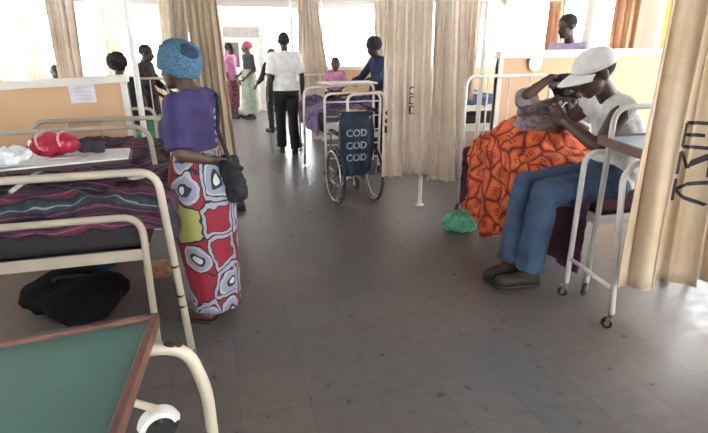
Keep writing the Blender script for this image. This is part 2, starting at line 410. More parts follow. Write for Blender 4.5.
# half-height partitions of the bays (peach panel in a cream frame)
def partition(name, x0, x1, y, z0, z1, label, th=.07, stile=.05, cap=.06, glaze=False):
    """z0,z1: heights of the top at the x0 end and the x1 end"""
    t = thing(name, label, 'partition', ((x0+x1)/2, y, 0))
    def quad_prism(bm, xa, xb, za0, za1, zb0, zb1, ya, yb):
        vs = [bm.verts.new(p) for p in ((xa, ya, za0), (xb, ya, zb0), (xb, ya, zb1), (xa, ya, za1), (xa, yb, za0), (xb, yb, zb0), (xb, yb, zb1), (xa, yb, za1))]
        for f in ((0, 1, 2, 3), (7, 6, 5, 4), (0, 4, 5, 1), (1, 5, 6, 2), (2, 6, 7, 3), (3, 7, 4, 0)): bm.faces.new([vs[i] for i in f])
    zl = lambda x: z0+(z1-z0)*(x-x0)/(x1-x0)
    bm = BM(); quad_prism(bm, x0, x1, .08, z0-cap, .08, z1-cap, y-th*.3, y+th*.3); obj('panel', bm, ORANGEP, t, smooth=False)
    bm = BM(); quad_prism(bm, x0-.01, x1+.01, z0-cap, z0, z1-cap, z1, y-th*.75, y+th*.75); obj('top_rail', bm, SILLP, t, smooth=False, bevel=.006)
    for xx in (x0+stile/2, x1-stile/2):
        bm = BM(); quad_prism(bm, xx-stile/2, xx+stile/2, 0, zl(xx)-cap, 0, zl(xx)-cap, y-th/2, y+th/2); obj('stile', bm, SILLP, t, smooth=False, bevel=.004)
    bm = BM(); quad_prism(bm, x0, x1, 0, .09, 0, .09, y-th*.45, y+th*.45); obj('kick_rail', bm, SILLP, t, smooth=False)
    return t
partition('partition', -2.6, -.66, 4.32, 1.255, 1.345, 'peach bay partition in cream frame behind striped bed, with taped paper note')
partition('partition', 2.68, 5.78, 4.34, 1.52, 1.56, 'tall peach bay partition with cream sill behind seated patient and man in white cap', cap=.075)
partition('partition', 1.62, 5.78, 8.5, 1.25, 1.25, 'pale bay partition below far window, behind bed with people in dark blue')
partition('partition', -4.7, -.75, 8.6, 1.02, 1.02, 'bay partition at far left behind the people sitting past the striped bed')

# posts of the curtain frames
def post(x, y, z1, label, r=.021, m=WHITE_ENAMEL):
    t = thing('curtain_post', label, 'post', (x, y, 0), 0)
    b = BM(); lathe(b, [(r, .012), (r, z1)], (x, y, 0), seg=14); obj('pole', b, m, t, smooth='auto')
    b = BM(); lathe(b, [(r*2.4, 0), (r*2.4, .01), (r*1.2, .02), (r*1.2, .05)], (x, y, 0), seg=18); obj('base_flange', b, m, t, smooth='auto')
    return t
post(-.60, 4.42, ZC, 'white curtain post at right end of peach partition, left of woman in blue hat', .024)
post(1.955, 4.40, 2.17, 'white post standing under the double tan curtain by green bag', .02)
post(2.60, 4.48, ZC, 'white post at left end of tall peach partition beside head of patient bed', .024)
post(1.80, 8.3, ZC, 'thin white post in front of far bright window', .02)
post(1.30, 8.3, ZC, 'thin white post by far curtain behind man in white shirt', .02)

# ceiling fluorescent lamp above the door
t = thing('ceiling_lamp', 'bright fluorescent ceiling lamp above the far door', 'lamp', (.8, 12.2, ZC))
b = BM(); boxb(b, .1, 1.5, 12.14, 12.26, ZC-.05, ZC); obj('housing', b, SILLP, t, smooth=False)
em = bpy.data.materials.new('lit_tube'); N, L, B = nodes_of(em); B.inputs['Emission Color'].default_value = (1, .97, .9, 1); B.inputs['Emission Strength'].default_value = 14
b = BM(); tube(b, [(.15, 12.2, ZC-.075), (1.45, 12.2, ZC-.075)], .02); obj('tube', b, em, t)

# ------------------------------------------------------------------ curtains
def curtain(label, bot, top, zb, zt, n, amp, m, seed=1, nu=150, nv=22, rail=True, belly=0., ampt=None, lift=0., group=None, text=None):
    r = random.Random(seed); ph = [r.uniform(0, 6.28) for _ in range(4)]
    ampt = amp if ampt is None else ampt
    def along(poly, u):
        L_ = [0]; P = [V((*p, 0)) for p in poly]
        for i in range(len(P)-1): L_.append(L_[-1]+(P[i+1]-P[i]).length)
        s = u*L_[-1]
        for i in range(len(P)-1):
            if s <= L_[i+1] or i == len(P)-2:
                d = (P[i+1]-P[i]); return P[i]+d*((s-L_[i])/max(1e-6, d.length)), d.normalized()
    def surf(u, v):
        pb, db = along(bot, u); pt, dt = along(top, u)
        e = v**.8
        p = pb*(1-e)+pt*e; d = (db*(1-e)+dt*e).normalized(); nn = V((d.y, -d.x, 0))
        uu = u+.018*math.sin(2*PI*u*2.3+ph[3]+v*1.2)
        w = math.sin(2*PI*n*uu+ph[0]+.35*math.sin(v*4+ph[1]))
        w = math.copysign(abs(w)**.75, w)+.35*math.sin(2*PI*n*2.37*uu+ph[2]+v*1.5)+.28*math.sin(2*PI*n*.37*uu+ph[1]+v)
        a = amp*(1-v)+ampt*v
        p = p+nn*(w*a+belly*math.sin(PI*v))+d*(.35*a*math.cos(2*PI*n*uu*2+ph[0]))
        z = zb+(zt-zb)*v+(1-v)*(.012*math.sin(u*9+ph[2])+lift*u)
        return V((p.x, p.y, z)), nn
    bm = BM(); g = [[bm.verts.new(surf(i/nu, j/nv)[0]) for i in range(nu+1)] for j in range(nv+1)]
    for j in range(nv):
        for i in range(nu): bm.faces.new((g[j][i], g[j][i+1], g[j+1][i+1], g[j+1][i]))
    c0 = surf(.5, 0)[0]
    t = thing('curtain', label, 'curtain', (c0.x, c0.y, zb), 0, group)
    o = obj('curtain_cloth', bm, m, t)
    s = o.modifiers.new('thick', 'SOLIDIFY'); s.thickness = .003
    # hem band and hooks
    hb = BM(); tube(hb, [surf(i/nu, .0)[0]+V((0, 0, .004)) for i in range(nu+1)], .0045, 6); obj('hem', hb, m, t)
    if zt < ZC-.03:
        hk = BM()
        for i in range(0, n+1):
            p = surf(min(1, max(0, i/n)), 1)[0]; tube(hk, [p-V((0, 0, .01)), p+V((0, 0, .035))], .004, 6)
        pieces('curtain_hook', hk, STEEL, t)
    if text:
        for (ps, m2, spacing) in text:
            bt = BM()
            for stroke in ps:
                w_ = .018*spacing
                for k in range(len(stroke)-1):
                    (u0, v0), (u1, v1) = stroke[k], stroke[k+1]; q = 12
                    pp = [surf(u0+(u1-u0)*j/q, v0+(v1-v0)*j/q) for j in range(q+1)]
                    rows = []
                    for (p, nn_), j in zip(pp, range(q+1)):
                        u = u0+(u1-u0)*j/q; v = v0+(v1-v0)*j/q
                        rows.append((u, v))
                    du = u1-u0; dv = v1-v0; ex = surf(.5, .5)[0]
                    # ribbon painted across the folds
                    W = (surf(1, .5)[0]-surf(0, .5)[0]).length; Hh = zt-zb
                    dx, dy = du*W, dv*Hh; l_ = math.hypot(dx, dy); px, py = -dy/l_*w_/2/W, dx/l_*w_/2/Hh
                    strips = []
                    for (u, v) in rows:
                        line = []
                        for e in (-1, -.33, .33, 1):
                            p, _ = surf(u+px*e, v+py*e)
                            p2 = surf(u+px*e+.002, v+py*e)[0]; p3 = surf(u+px*e, v+py*e+.01)[0]
                            nr = (p2-p).cross(p3-p).normalized()
                            if nr.dot(V((0, 0, 1.54))-V((p.x, p.y, p.z))) < 0: nr = -nr
                            line.append(bt.verts.new(p+nr*.005))
                        strips.append(line)
                    for a_, b_ in zip(strips, strips[1:]):
                        for e in range(3): bt.faces.new((a_[e], a_[e+1], b_[e+1], b_[e]))
            obj('painted_mark', bt, m2, t, smooth=True)
    return t
def letters(s, u0, v0, w, h, vertical=True, gap=1.25):
    G = {'C': [[(1, .85), (.6, 1), (.2, .85), (0, .5), (.2, .15), (.6, 0), (1, .15)]],
         'O': [[(.5, 1), (.1, .8), (0, .5), (.1, .2), (.5, 0), (.9, .2), (1, .5), (.9, .8), (.5, 1)]],
         'D': [[(0, 0), (0, 1), (.6, .95), (1, .6), (1, .4), (.6, .05), (0, 0)]],
         'K': [[(0, 0), (0, 1)], [(1, 1), (0, .5), (1, 0)]],
         'E': [[(1, 1), (0, 1), (0, 0), (1, 0)], [(0, .5), (.8, .5)]],
         'M': [[(0, 0), (0, 1), (.5, .3), (1, 1), (1, 0)]], 'I': [[(.5, 0), (.5, 1)]]}
    out = []; 
    for i, ch in enumerate(s):
        for st in G[ch]:
            out.append([(u0+p[0]*w, v0-(i*gap+1-p[1])*h) for p in st])
    return out
def rail(label, pts, z, r=.012):
    b = BM(); tube(b, [(*p, z) for p in pts], r, 8)
    o = obj('curtain_rail', b, WHITE_ENAMEL); props(o, label, 'rail'); return o
ZR = 2.18
# near right curtain
curtain('large tan curtain with black painted marks hanging at far right in the foreground', [(2.02, 1.86), (2.55, 1.72), (3.3, 1.72)], [(1.97, 1.86), (2.5, 1.74), (3.0, 1.72)], .33, ZR-.045, 7, .05, CURN, 7, nu=260, ampt=.032,
        text=[(letters('EMK', .195, .480, .085, .066, gap=1.2), INK, 1.0)])
rail('white curtain rail above foreground right curtain', [(1.9, 1.8), (4.6, 1.8)], ZR)
# the double curtain in the middle
curtain('left half of the double tan curtain right of wheelchair, black letters down its folds', [(1.48, 4.28), (1.95, 4.28)], [(1.50, 4.32), (1.93, 4.30)], .37, ZR-.045, 5, .05, CUR, 3, nu=220, ampt=.03,
        text=[(letters('COD', .60, .47, .075, .04), INK, .5), (letters('COD', .07, .36, .06, .035), INK, .45)])
curtain('right half of the double tan curtain beside green bag, plain pale folds', [(1.97, 4.26), (2.33, 4.20)], [(1.97, 4.28), (2.24, 4.26)], .30, ZR-.045, 4, .05, CUR, 11, nu=200, ampt=.03)
rail('white curtain rail above double curtain and patient bed', [(1.4, 4.31), (2.6, 4.27)], ZR)
# left curtain behind the woman
curtain('narrow tan curtain hanging behind woman in blue knit hat', [(-.15, 4.60), (.16, 4.58)], [(-.17, 4.62), (.08, 4.62)], .22, ZR-.045, 5, .035, CURN, 21, ampt=.02, belly=.0)
curtain('sheer pale curtain left of woman in blue knit hat, gathered at its post', [(-.36, 5.2), (-.22, 5.2)], [(-.34, 5.2), (-.18, 5.2)], .9, ZR-.045, 6, .03, CURW, 22, ampt=.02)
rail('white curtain rail above curtains behind woman in blue hat', [(-.62, 4.62), (.2, 4.62)], ZR)
rail('white curtain rail over second left bay', [(-2.3, 5.2), (.1, 5.2)], ZR)
curtain('tan curtain gathered above peach partition, behind the taped note', [(-1.37, 5.2), (-1.19, 5.2)], [(-1.36, 5.2), (-1.14, 5.2)], .95, ZR-.045, 4, .035, CUR, 31, ampt=.03)
curtain('pale curtain tied back above left end of peach partition', [(-3.90, 12.6), (-3.50, 12.6)], [(-4.05, 12.6), (-3.70, 12.6)], .85, 2.43, 4, .05, CUR, 32, ampt=.03)
curtain('pale curtain at the left picture edge over the peach partition', [(-4.7, 12.7), (-4.4, 12.7)], [(-4.78, 12.7), (-4.6, 12.7)], .85, 2.43, 3, .03, CURW, 33, ampt=.03)
rail('white curtain rail above tied back pale curtains at left', [(-4.79, 12.65), (-.4, 12.65)], 2.47)
curtain('pale curtain hanging above dark haired head behind partition', [(-2.35, 12.6), (-1.9, 12.6)], [(-2.3, 12.6), (-1.95, 12.6)], .9, 2.43, 4, .05, CUR, 34)
curtain('tan curtain behind seated figure in black at left', [(-.78, 9.0), (-.45, 9.0)], [(-.75, 9.0), (-.5, 9.0)], .9, 2.38, 4, .03, CURW, 35)
# far right curtains
curtain('tan curtain drawn back behind man in white shirt', [(1.28, 7.9), (1.95, 7.9)], [(1.36, 7.9), (1.62, 7.9)], .5, 2.38, 6, .04, CUR, 41)
curtain('tan curtain strip behind people in dark blue by far bed', [(2.62, 7.9), (2.90, 7.9)], [(2.58, 7.9), (2.88, 7.9)], .6, 2.38, 4, .035, CUR, 42)
curtain('tan curtain hanging in gap right of double curtain', [(2.72, 5.3), (2.98, 5.3)], [(2.72, 5.3), (3.0, 5.3)], .95, ZR-.045, 4, .03, CUR, 43)
rail('white curtain rail above far tan curtains', [(1.1, 7.9), (5.7, 7.9)], 2.42)
rail('white curtain rail behind head of patient bed', [(2.4, 5.3), (5.7, 5.3)], ZR)
curtain('peach curtain hanging behind man in white cap', [(5.42, 5.95), (5.66, 5.75)], [(5.42, 5.95), (5.66, 5.75)], .9, 2.3, 3, .03, CURO, 51)
curtain('yellow curtain lit by daylight right of peach curtain', [(5.72, 5.3), (5.72, 4.9)], [(5.72, 5.4), (5.72, 4.8)], .9, 2.3, 4, .025, CURY, 52)
curtain('peach curtain at left edge of bright side window', [(5.68, 7.75), (5.68, 7.3)], [(5.68, 7.75), (5.68, 7.35)], .9, 2.3, 3, .03, CURO, 53)
rail('white curtain rail over right side window', [(5.7, 4.5), (5.7, 8.4)], 2.33)
post(5.0, 5.85, ZC, 'thick white column behind man in white cap', .095, WALLP)

# ------------------------------------------------------------------ beds and tables
def caster(parent, x, y, r=.045, ang=0., name='caster', w=.024):
    a = V((math.cos(ang), math.sin(ang), 0)); s = V((-a.y, a.x, 0)); c = V((x, y, r))+a*.015
    b = BM(); lathe(b, [(r*.45, -w/2), (r*.9, -w/2), (r, -w*.3), (r, w*.3), (r*.9, w/2), (r*.45, w/2)], c, s, 22); o = obj(name, b, BLACKR, parent, smooth='auto')
    b = BM()
    for e in (-1, 1): box(b, c+s*e*(w/2+.005)+V((-.004*a.x, -.004*a.y, r*.55)), (.02, .004, r*1.5), Matrix.Rotation(ang, 3, 'Z'))
    box(b, c+V((0, 0, r*1.3)), (.03, w+.014, .006), Matrix.Rotation(ang, 3, 'Z'))
    lathe(b, [(.011, 0), (.011, .03)], (x, y, r*2.2), seg=10)
    lathe(b, [(r*.4, -w/2-.008), (r*.4, w/2+.008)], c, s, 12)
    obj('caster_fork', b, STEEL, o, smooth='auto'); return o
def hoop_pts(x0, x1, y, zt, z0=0., r=.09, lean=0.):
    return fillet([(x0-lean, y, z0), (x0, y, zt), (x1, y, zt), (x1+lean, y, z0)], r)
def bed(label, x0, x1, y0, y1, zf=.56, zfoot=.75, zhead=1.1, slats=0, bars=0, m=CREAM, loc=None, wheels=True, r=.018):
    """foot end at y0 (towards the camera side), head at y1"""
    t = thing('hospital_bed', label, 'bed', ((x0+x1)/2, (y0+y1)/2, 0))
    zb = .1 if wheels else 0.
    b = BM(); tube(b, hoop_pts(x0, x1, y0, zfoot, zb, .1, -.012), r, 12); obj('foot_frame', b, m, t)
    b = BM(); tube(b, hoop_pts(x0, x1, y1, zhead, zb, .1, -.012), r, 12)
    for k in range(1, 4):
        xx = x0+(x1-x0)*k/4
        tube(b, [(xx, y1, zf), (xx, y1, zhead-.01)], r*.5, 8)
    obj('head_frame', b, m, t)
    b = BM(); boxb(b, x0+.01, x1-.01, y0-.006, y0+.006, zf-.035, zf+.025); boxb(b, x0+.01, x1-.01, y0+.006, y0+.035, zf-.035, zf-.028)
    obj('end_bar', b, m, t, smooth=False, bevel=.003)
    b = BM()
    for xx in (x0+.02, x1-.02): boxb(b, xx-.006, xx+.006, y0+.02, y1-.02, zf-.035, zf+.025)
    for k in range(5): yy = y0+.2+(y1-y0-.4)*k/4; boxb(b, x0+.02, x1-.02, yy-.015, yy+.015, zf-.02, zf)
    pieces('side_rail', b, m, t, smooth=False)
    b = BM(); boxb(b, x0+.03, x1-.03, y0+.03, y1-.03, zf, zf+.012); obj('mattress_base', b, DARKST, t, smooth=False)
    if bars:
        b = BM()
        for k in range(bars):
            z = .22+(zfoot-.32)*k/max(1, bars-1); tube(b, [(x0, y0, z), (x1, y0, z)], r*.55, 8)
        pieces('foot_bar', b, m, t)
    if wheels:
        for xx, yy in ((x0, y0), (x1, y0), (x0, y1), (x1, y1)): caster(t, xx, yy, .045, .6)
    return t
def mattress(label, x0, x1, y0, y1, z, th=.11, m=MATT):
    b = BM(); rings = []
    boxb(b, x0, x1, y0, y1, z, z+th)
    o = obj('mattress', b, m, smooth=False, bevel=.03); props(o, label, 'mattress'); return o
def cloth(name, label, cat, P, nu, nv, m, wr=.012, ws=6., seed=0, uvs=(1., 1.), th=.004, parent=None):
    """P(u,v) -> point; wrinkled cloth sheet"""
    bm = BM(); uvl = bm.loops.layers.uv.new('UVMap'); off = V((seed*2.3, seed, 0))
    pts = [[V(P(i/nu, j/nv)) for i in range(nu+1)] for j in range(nv+1)]
    g = []
    for j in range(nv+1):
        row = []
        for i in range(nu+1):
            a = pts[j][min(i+1, nu)]-pts[j][max(i-1, 0)]; b_ = pts[min(j+1, nv)][i]-pts[max(j-1, 0)][i]
            n_ = a.cross(b_); n_ = n_.normalized() if n_.length > 1e-9 else V((0, 0, 1))
            p = pts[j][i]; q = p*ws+off
            rr = 1-abs(noise.noise(q))*2
            row.append(bm.verts.new(p+n_*wr*(rr+.7*noise.noise(q*2.3))))
        g.append(row)
    for j in range(nv):
        for i in range(nu):
            f = bm.faces.new((g[j][i], g[j][i+1], g[j+1][i+1], g[j+1][i]))
            for l, (a, b_) in zip(f.loops, ((i, j), (i+1, j), (i+1, j+1), (i, j+1))): l[uvl].uv = (a/nu*uvs[0], b_/nv*uvs[1])
    o = obj(name, bm, m, parent)
    s = o.modifiers.new('thick', 'SOLIDIFY'); s.thickness = th; s.offset = 0
    if label: props(o, label, cat)
    return o
def slab(bm, pts, z0, z1):
    a = [bm.verts.new((x, y, z0)) for x, y in pts]; b = [bm.verts.new((x, y, z1)) for x, y in pts]
    bm.faces.new(a[::-1]); bm.faces.new(b); n = len(pts)
    for i in range(n): bm.faces.new((a[i], a[(i+1) % n], b[(i+1) % n], b[i]))
def inset(pts, d):
    c = V((sum(p[0] for p in pts)/len(pts), sum(p[1] for p in pts)/len(pts))); out = []
    n = len(pts)
    for i in range(n):
        p = V(pts[i]); a = (V(pts[i-1])-p).normalized(); b = (V(pts[(i+1) % n])-p).normalized()
        out.append(tuple(p+(a+b)*d))
    return out
def board_top(t, pts, z, th, topm, rimm, rim=.022, lip=.012):
    b = BM(); slab(b, inset(pts, rim*.6), z-th, z); obj('table_top', b, topm, t, smooth=False)
    b = BM(); inn = inset(pts, rim)
    n = len(pts)
    for i in range(n):
        j = (i+1) % n; slab(b, [pts[i], pts[j], inn[j], inn[i]], z-th-.006, z+lip)
    obj('wood_rim', b, rimm, t, smooth=False, bevel=.002)

# --- left bed (striped blanket)
bed('cream tubular hospital bed under striped purple blanket at left', -1.34, -.40, 2.42, 4.15, .57, .765, 1.02, wheels=False)
mattress('dark mattress on the left cream bed, under striped blanket', -1.30, -.38, 2.46, 4.1, .585, .12)
SB = striped_blanket()
def P_left(u, v):
    # u across the width incl. side drape, v along from foot drape to head
    w = 1.0; s = u*1.26; x0, x1 = -1.30, -.30
    t = (v*1.85)
    edge = lambda q: q
    zt = .835+.025*math.sin(v*7+u*3)
    xs = -1.36+s; dz = 0
    if xs > x1: dz = -(xs-x1); xs = x1+.03*math.sin(v*14)*.6+.02
    if t < .15: z = zt-(.15-t)*1.0; y = 2.485-.01*math.sin(u*16)
    else: y = 2.485+(t-.15); z = zt
    r = min(1, max(0, (t-.12)/.14)); z -= .02*(1-r)
    if dz: z = min(z, zt+dz-.01)
    return (xs, y, z)
cloth('blanket', 'striped purple, black and teal blanket spread over left bed', 'blanket', P_left, 110, 120, SB, .03, 5.5, 3, (1.3, 2.0))
for (c_, r_, col_, lab_) in (((-.95, 3.05, 0), (.36, .34, .20), (.006, .005, .006), 'large black bag added to darken the shade under the striped bed'), ((-.98, 3.62, 0), (.22, .16, .16), (.02, .06, .16), 'dark blue bag added to the shade under the far end of striped bed')):  # black and blue bags added to fill out the shade under the bed
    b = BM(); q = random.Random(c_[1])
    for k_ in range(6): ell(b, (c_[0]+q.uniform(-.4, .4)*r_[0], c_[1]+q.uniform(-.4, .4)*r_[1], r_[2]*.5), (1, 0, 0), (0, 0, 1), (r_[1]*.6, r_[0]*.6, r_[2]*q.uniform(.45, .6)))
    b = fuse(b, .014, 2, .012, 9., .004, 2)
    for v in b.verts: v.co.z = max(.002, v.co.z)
    bg_ = thing('added_shade_bag', lab_, 'bag', c_); obj('bag_body', b, mat('bag_%s' % lab_[:10], col_, .95, spec=.1), bg_)
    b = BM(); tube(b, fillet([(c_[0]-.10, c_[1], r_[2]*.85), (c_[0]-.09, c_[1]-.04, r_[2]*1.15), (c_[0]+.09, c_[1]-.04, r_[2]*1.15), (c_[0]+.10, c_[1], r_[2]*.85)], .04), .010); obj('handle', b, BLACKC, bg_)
b = BM(); boxb(b, -1.28, -.42, 2.50, 3.9, .70, .80); o = obj('folded_quilt', b, MATT, smooth=False, bevel=.04); props(o, 'black quilt padding visible below striped blanket on left bed', 'quilt')
# overbed table over left bed
t = thing('overbed_table', 'cream overbed table holding red bundle and white papers on left bed', 'table', (-.8, 2.8, 0))
b = BM(); tube(b, fillet([(-.232, 2.30, .03), (-.29, 2.33, 1.005), (-1.5, 2.33, 1.0), (-1.55, 2.30, .03)], .09), .018, 12); ho = obj('front_hoop', b, CREAM, t)
b = BM()
for z in (.30, .36, .52): lathe(b, [(.019, 0), (.019, .012)], (-.232-.058*(z/1.0), 2.30+.03*z, z), seg=12)
pieces('rust_mark', b, CHIP, ho)
b = BM(); tube(b, fillet([(-.36, 3.2, .03), (-.41, 3.2, 1.09), (-1.5, 3.2, 1.08), (-1.55, 3.2, .03)], .10), .015, 12); obj('back_hoop', b, CREAM, t)
for (x, y) in ((-.232, 2.30), (-1.55, 2.30), (-.36, 3.2), (-1.55, 3.2)):
    b = BM(); lathe(b, [(.017, 0), (.022, .008), (.022, .05), (.018, .055)], (x, y, 0), seg=14); obj('rubber_foot', b, mat('grey_rubber', (.12, .12, .12), .7), t)
TB = [(-.47, 2.80), (-.50, 3.10), (-1.5, 3.10), (-1.5, 2.55)]
b = BM(); slab(b, TB, .955, .972); obj('table_top', b, mat('dark_brown_board', (.05, .03, .025), .5), t, smooth=False, bevel=.003)
b = BM(); slab(b, inset([(p[0], p[1]) for p in TB], .012), .972, .982); obj('white_sheet', b, mat('white_laminate', (.90, .90, .88), .4), t, smooth=False)
b = BM()
tube(b, [(-1.52, 2.33, .98), (-1.52, 3.2, .98)], .012); tube(b, [(-.9, 2.36, .945), (-.9, 3.19, .945)], .010)
pieces('cross_tube', b, CREAM, t)
# things on it
RED = mat('red_plastic_wrap', (.40, .015, .05), .25, var=.35, scale=9, bump=.5, bscale=25)
b = BM(); ell(b, (-.86, 2.95, 1.045), (1, 0, 0), (0, 0, 1), (.07, .115, .062)); ell(b, (-.80, 2.93, 1.055), (1, 0, 0), (0, 0, 1), (.06, .07, .058)); ell(b, (-.92, 2.93, 1.045), (1, 0, 0), (0, 0, 1), (.06, .06, .055))
b = fuse(b, .006, 4, .010, 14., .004, 3); o = obj('wrapped_bundle', b, RED); props(o, 'shiny red plastic wrapped bundle on white overbed table', 'bundle')
PINK = mat('pink_band_wrap', (.75, .35, .40), .3)  # plain pink for the bands across the red bundle
for e, xx in enumerate((-.92, -.815)):
    b = BM(); tube(b, [(xx+.01*math.sin(a*2), 2.945+.072*math.cos(a), 1.047+.066*math.sin(a)) for a in [PI*k/14 for k in range(15)]], .006, 6); obj('tie_band', b, PINK, o, local=False)
def crumple(name, label, cat, c, r, m, seed, flat=.35, vox=.007, wr=.02):
    b = BM(); q = random.Random(seed)
    for k in range(7): ell(b, (c[0]+q.uniform(-.6, .6)*r[0], c[1]+q.uniform(-.5, .5)*r[1], c[2]+r[2]*.6), (1, q.uniform(-.5, .5), 0), (0, 0, 1), (r[1]*q.uniform(.35, .6), r[0]*q.uniform(.35, .6), r[2]*q.uniform(.5, 1)), 14)
    b = fuse(b, vox, 2, wr, 16., wr*.35, seed)
    zmin = c[2]
    for v in b.verts:
        if v.co.z < zmin: v.co.z = zmin+.001
    o = obj(name, b, m); props(o, label, cat); return o
WPLAS = mat('white_plastic_film', (.82, .83, .86), .35, var=.1, scale=10)
crumple('plastic_wrapping', 'crumpled white plastic wrapping left of red bundle', 'wrapping', (-1.07, 2.80, .983), (.12, .12, .06), WPLAS, 4)
crumple('folded_cloth', 'small dark grey cloth lying right of red bundle', 'cloth', (-.70, 3.0, .983), (.07, .05, .045), mat('charcoal_cloth', (.05, .045, .055), .9), 8, wr=.01)
cloth('paper_sheets', 'white paper sheets spread across front of left overbed table', 'paper', lambda u, v: (-1.15+u*.5, 2.64+v*.16+u*.10, .990+.004*math.sin(u*6)), 30, 10, mat('white_paper', (.90, .90, .89), .6), .003, 9, 2, th=.001)
b = BM(); ecap(b, (-.86, 2.78, .999), (-.72, 2.80, .999), .006, .004); ell(b, (-.69, 2.803, 1.0), (1, .15, 0), (0, 0, 1), (.014, .024, .005)); o = obj('spoon', b, STEEL); props(o, 'steel spoon lying on white papers of left overbed table', 'spoon')
b = BM(); lathe(b, [(.001, 0), (.03, .001), (.045, .008), (.047, .010), (.03, .004), (.001, .003)], (-.44, 2.72, .880), seg=24)
o = obj('saucer', b, mat('white_glaze', (.8, .8, .78), .25)); props(o, 'small white saucer lying on striped blanket beside table rail', 'saucer')
crumple('plastic_wrapping', 'crumpled brown plastic wrapping on floor by foot of woman in patterned skirt', 'wrapping', (-.50, 3.35, .002), (.10, .09, .08), mat('brown_plastic_film', (.30, .13, .06), .35, var=.5, scale=14), 6)
# paper note on left partition
b = BM(); slab(b, [(-1.085, 4.2955), (-.90, 4.2955), (-.90, 4.2975), (-1.085, 4.2975)], 1.135, 1.285)
o = obj('paper_note', b, mat('note_paper', (.80, .79, .85), .7), smooth=False); props(o, 'white paper note with faint purple handwriting taped on left peach partition', 'note')
b = BM(); q = random.Random(2)
for row in range(4):
    z = 1.25-row*.028; x = -1.04
    while x < -.93:
        w = q.uniform(.008, .02); tube(b, [(x, 4.2945, z+q.uniform(-.006, .006)), (x+w/2, 4.2945, z+q.uniform(-.009, .009)), (x+w, 4.2945, z+q.uniform(-.006, .006))], .0013, 5); x += w+.006
obj('handwriting', b, mat('purple_ink', (.25, .2, .5), .8), o)

# --- green topped table in foreground
t = thing('overbed_table', 'green topped overbed table with reddish wood rim in near left corner', 'table', (-.7, 1.0, 0))
GB = [(-.190, 1.190), (-.225, .70), (-1.10, .62), (-1.08, 1.10)]
board_top(t, GB, .885, .02, GREENV, WOOD, .018, .010)
b = BM(); tube(b, fillet([(-.085, 1.10, .06), (-.088, 1.10, .70), (-.125, 1.10, .838), (-.27, 1.10, .85), (-1.0, 1.10, .845), (-1.12, 1.07, .80), (-1.13, 1.06, .06)], .06), .016, 14); ho = obj('rear_hoop', b, CREAM, t)
b = BM(); tube(b, fillet([(-.12, .62, .06), (-.14, .64, .78), (-.22, .68, .845), (-1.0, .68, .845), (-1.12, .68, .80), (-1.13, .68, .06)], .07), .016, 14); obj('front_hoop', b, CREAM, t)
b = BM(); ell(b, (-.160, 1.093, .855), (1, 0, -.3), (0, 0, 1), (.010, .016, .006)); ell(b, (-.140, 1.095, .848), (1, .3, -.5), (0, 0, 1), (.006, .008, .006)); pieces('paint_chip', b, CHIP, ho)
b = BM(); tube(b, [(-1.13, 1.06, .2), (-1.13, .68, .2)], .014); tube(b, [(-.085, 1.10, .2), (-.125, .64, .2)], .012); pieces('stretcher', b, CREAM, t)
for (x, y) in ((-.085, 1.10), (-1.13, 1.06), (-.12, .62), (-1.13, .68)): caster(t, x, y, .03, 1.2)
# big hooded caster seen beside the green table
t2 = thing('hooded_caster', 'white hooded black caster wheel on floor beside green topped table', 'wheel', (-.37, 1.83, 0))
b = BM(); lathe(b, [(.03, -.018), (.062, -.018), (.072, -.01), (.072, .01), (.062, .018), (.03, .018)], (-.34, 1.74, .073), (.25, -.95, .0), 26); obj('tyre', b, BLACKR, t2, smooth='auto')
b = BM(); q = []
for k in range(13):
    a = PI*(.08+.84*k/12)
    q.append([V((-.34, 1.74, .073))+V((math.cos(a)*.967, math.cos(a)*.254, math.sin(a)))*r_+V((.25, -.967, 0))*w for r_, w in ((.070, -.027), (.080, -.03), (.088, 0), (.080, .03), (.070, .027))]+[V((-.34, 1.74, .073))+V((math.cos(a)*.967, math.cos(a)*.254, math.sin(a)))*.058+V((.25, -.967, 0))*w for w in (.03, -.03)])
loft(b, q); obj('wheel_hood', b, WHITE_ENAMEL, t2, smooth='auto')
b = BM(); lathe(b, [(.012, 0), (.012, .006), (.006, .009)], V((-.34, 1.74, .115))+V((.25, -.967, 0))*.03, (.25, -.967, 0), 12); obj('bolt', b, BLACKR, t2)
b = BM(); tube(b, [(-.34, 1.74, .158), (-.60, 1.72, .34)], .016); tube(b, [(-.60, 1.72, .34), (-1.0, 1.70, .34)], .016); obj('axle_stem', b, CREAM, t2)

# --- patient's bed
bed('white hospital bed under orange blanket where patient and man in cap sit', 2.22, 3.12, 2.30, 4.08, .53, 1.22, 1.30, m=WHITE_ENAMEL, r=.017)
mattress('mattress of patient bed beneath orange and purple blankets', 2.26, 3.08, 2.36, 4.02, .545, .12, mat('purple_dark_sheet', (.10, .02, .05), .9))
PB = orange_print('purple_plaid_blanket', (.10, .022, .06), (.025, .008, .02), 16)
def P_purple(u, v):
    s = u*1.45; y = 2.36+v*1.6
    x = 3.10-s; z = .685+.01*math.sin(v*20)
    if x < 2.20: z = .685-(2.20-x); x = 2.20-.018*math.sin(v*26)-.02*v
    return (x, y, max(.06, z))
cloth('blanket', 'dark purple blanket under man in jeans, hanging down side of patient bed', 'blanket', P_purple, 90, 90, PB, .014, 9, 6, (1.4, 1.6))
OB = orange_print('orange_print_blanket', (.76, .17, .05), (.20, .012, .010), 6.2)
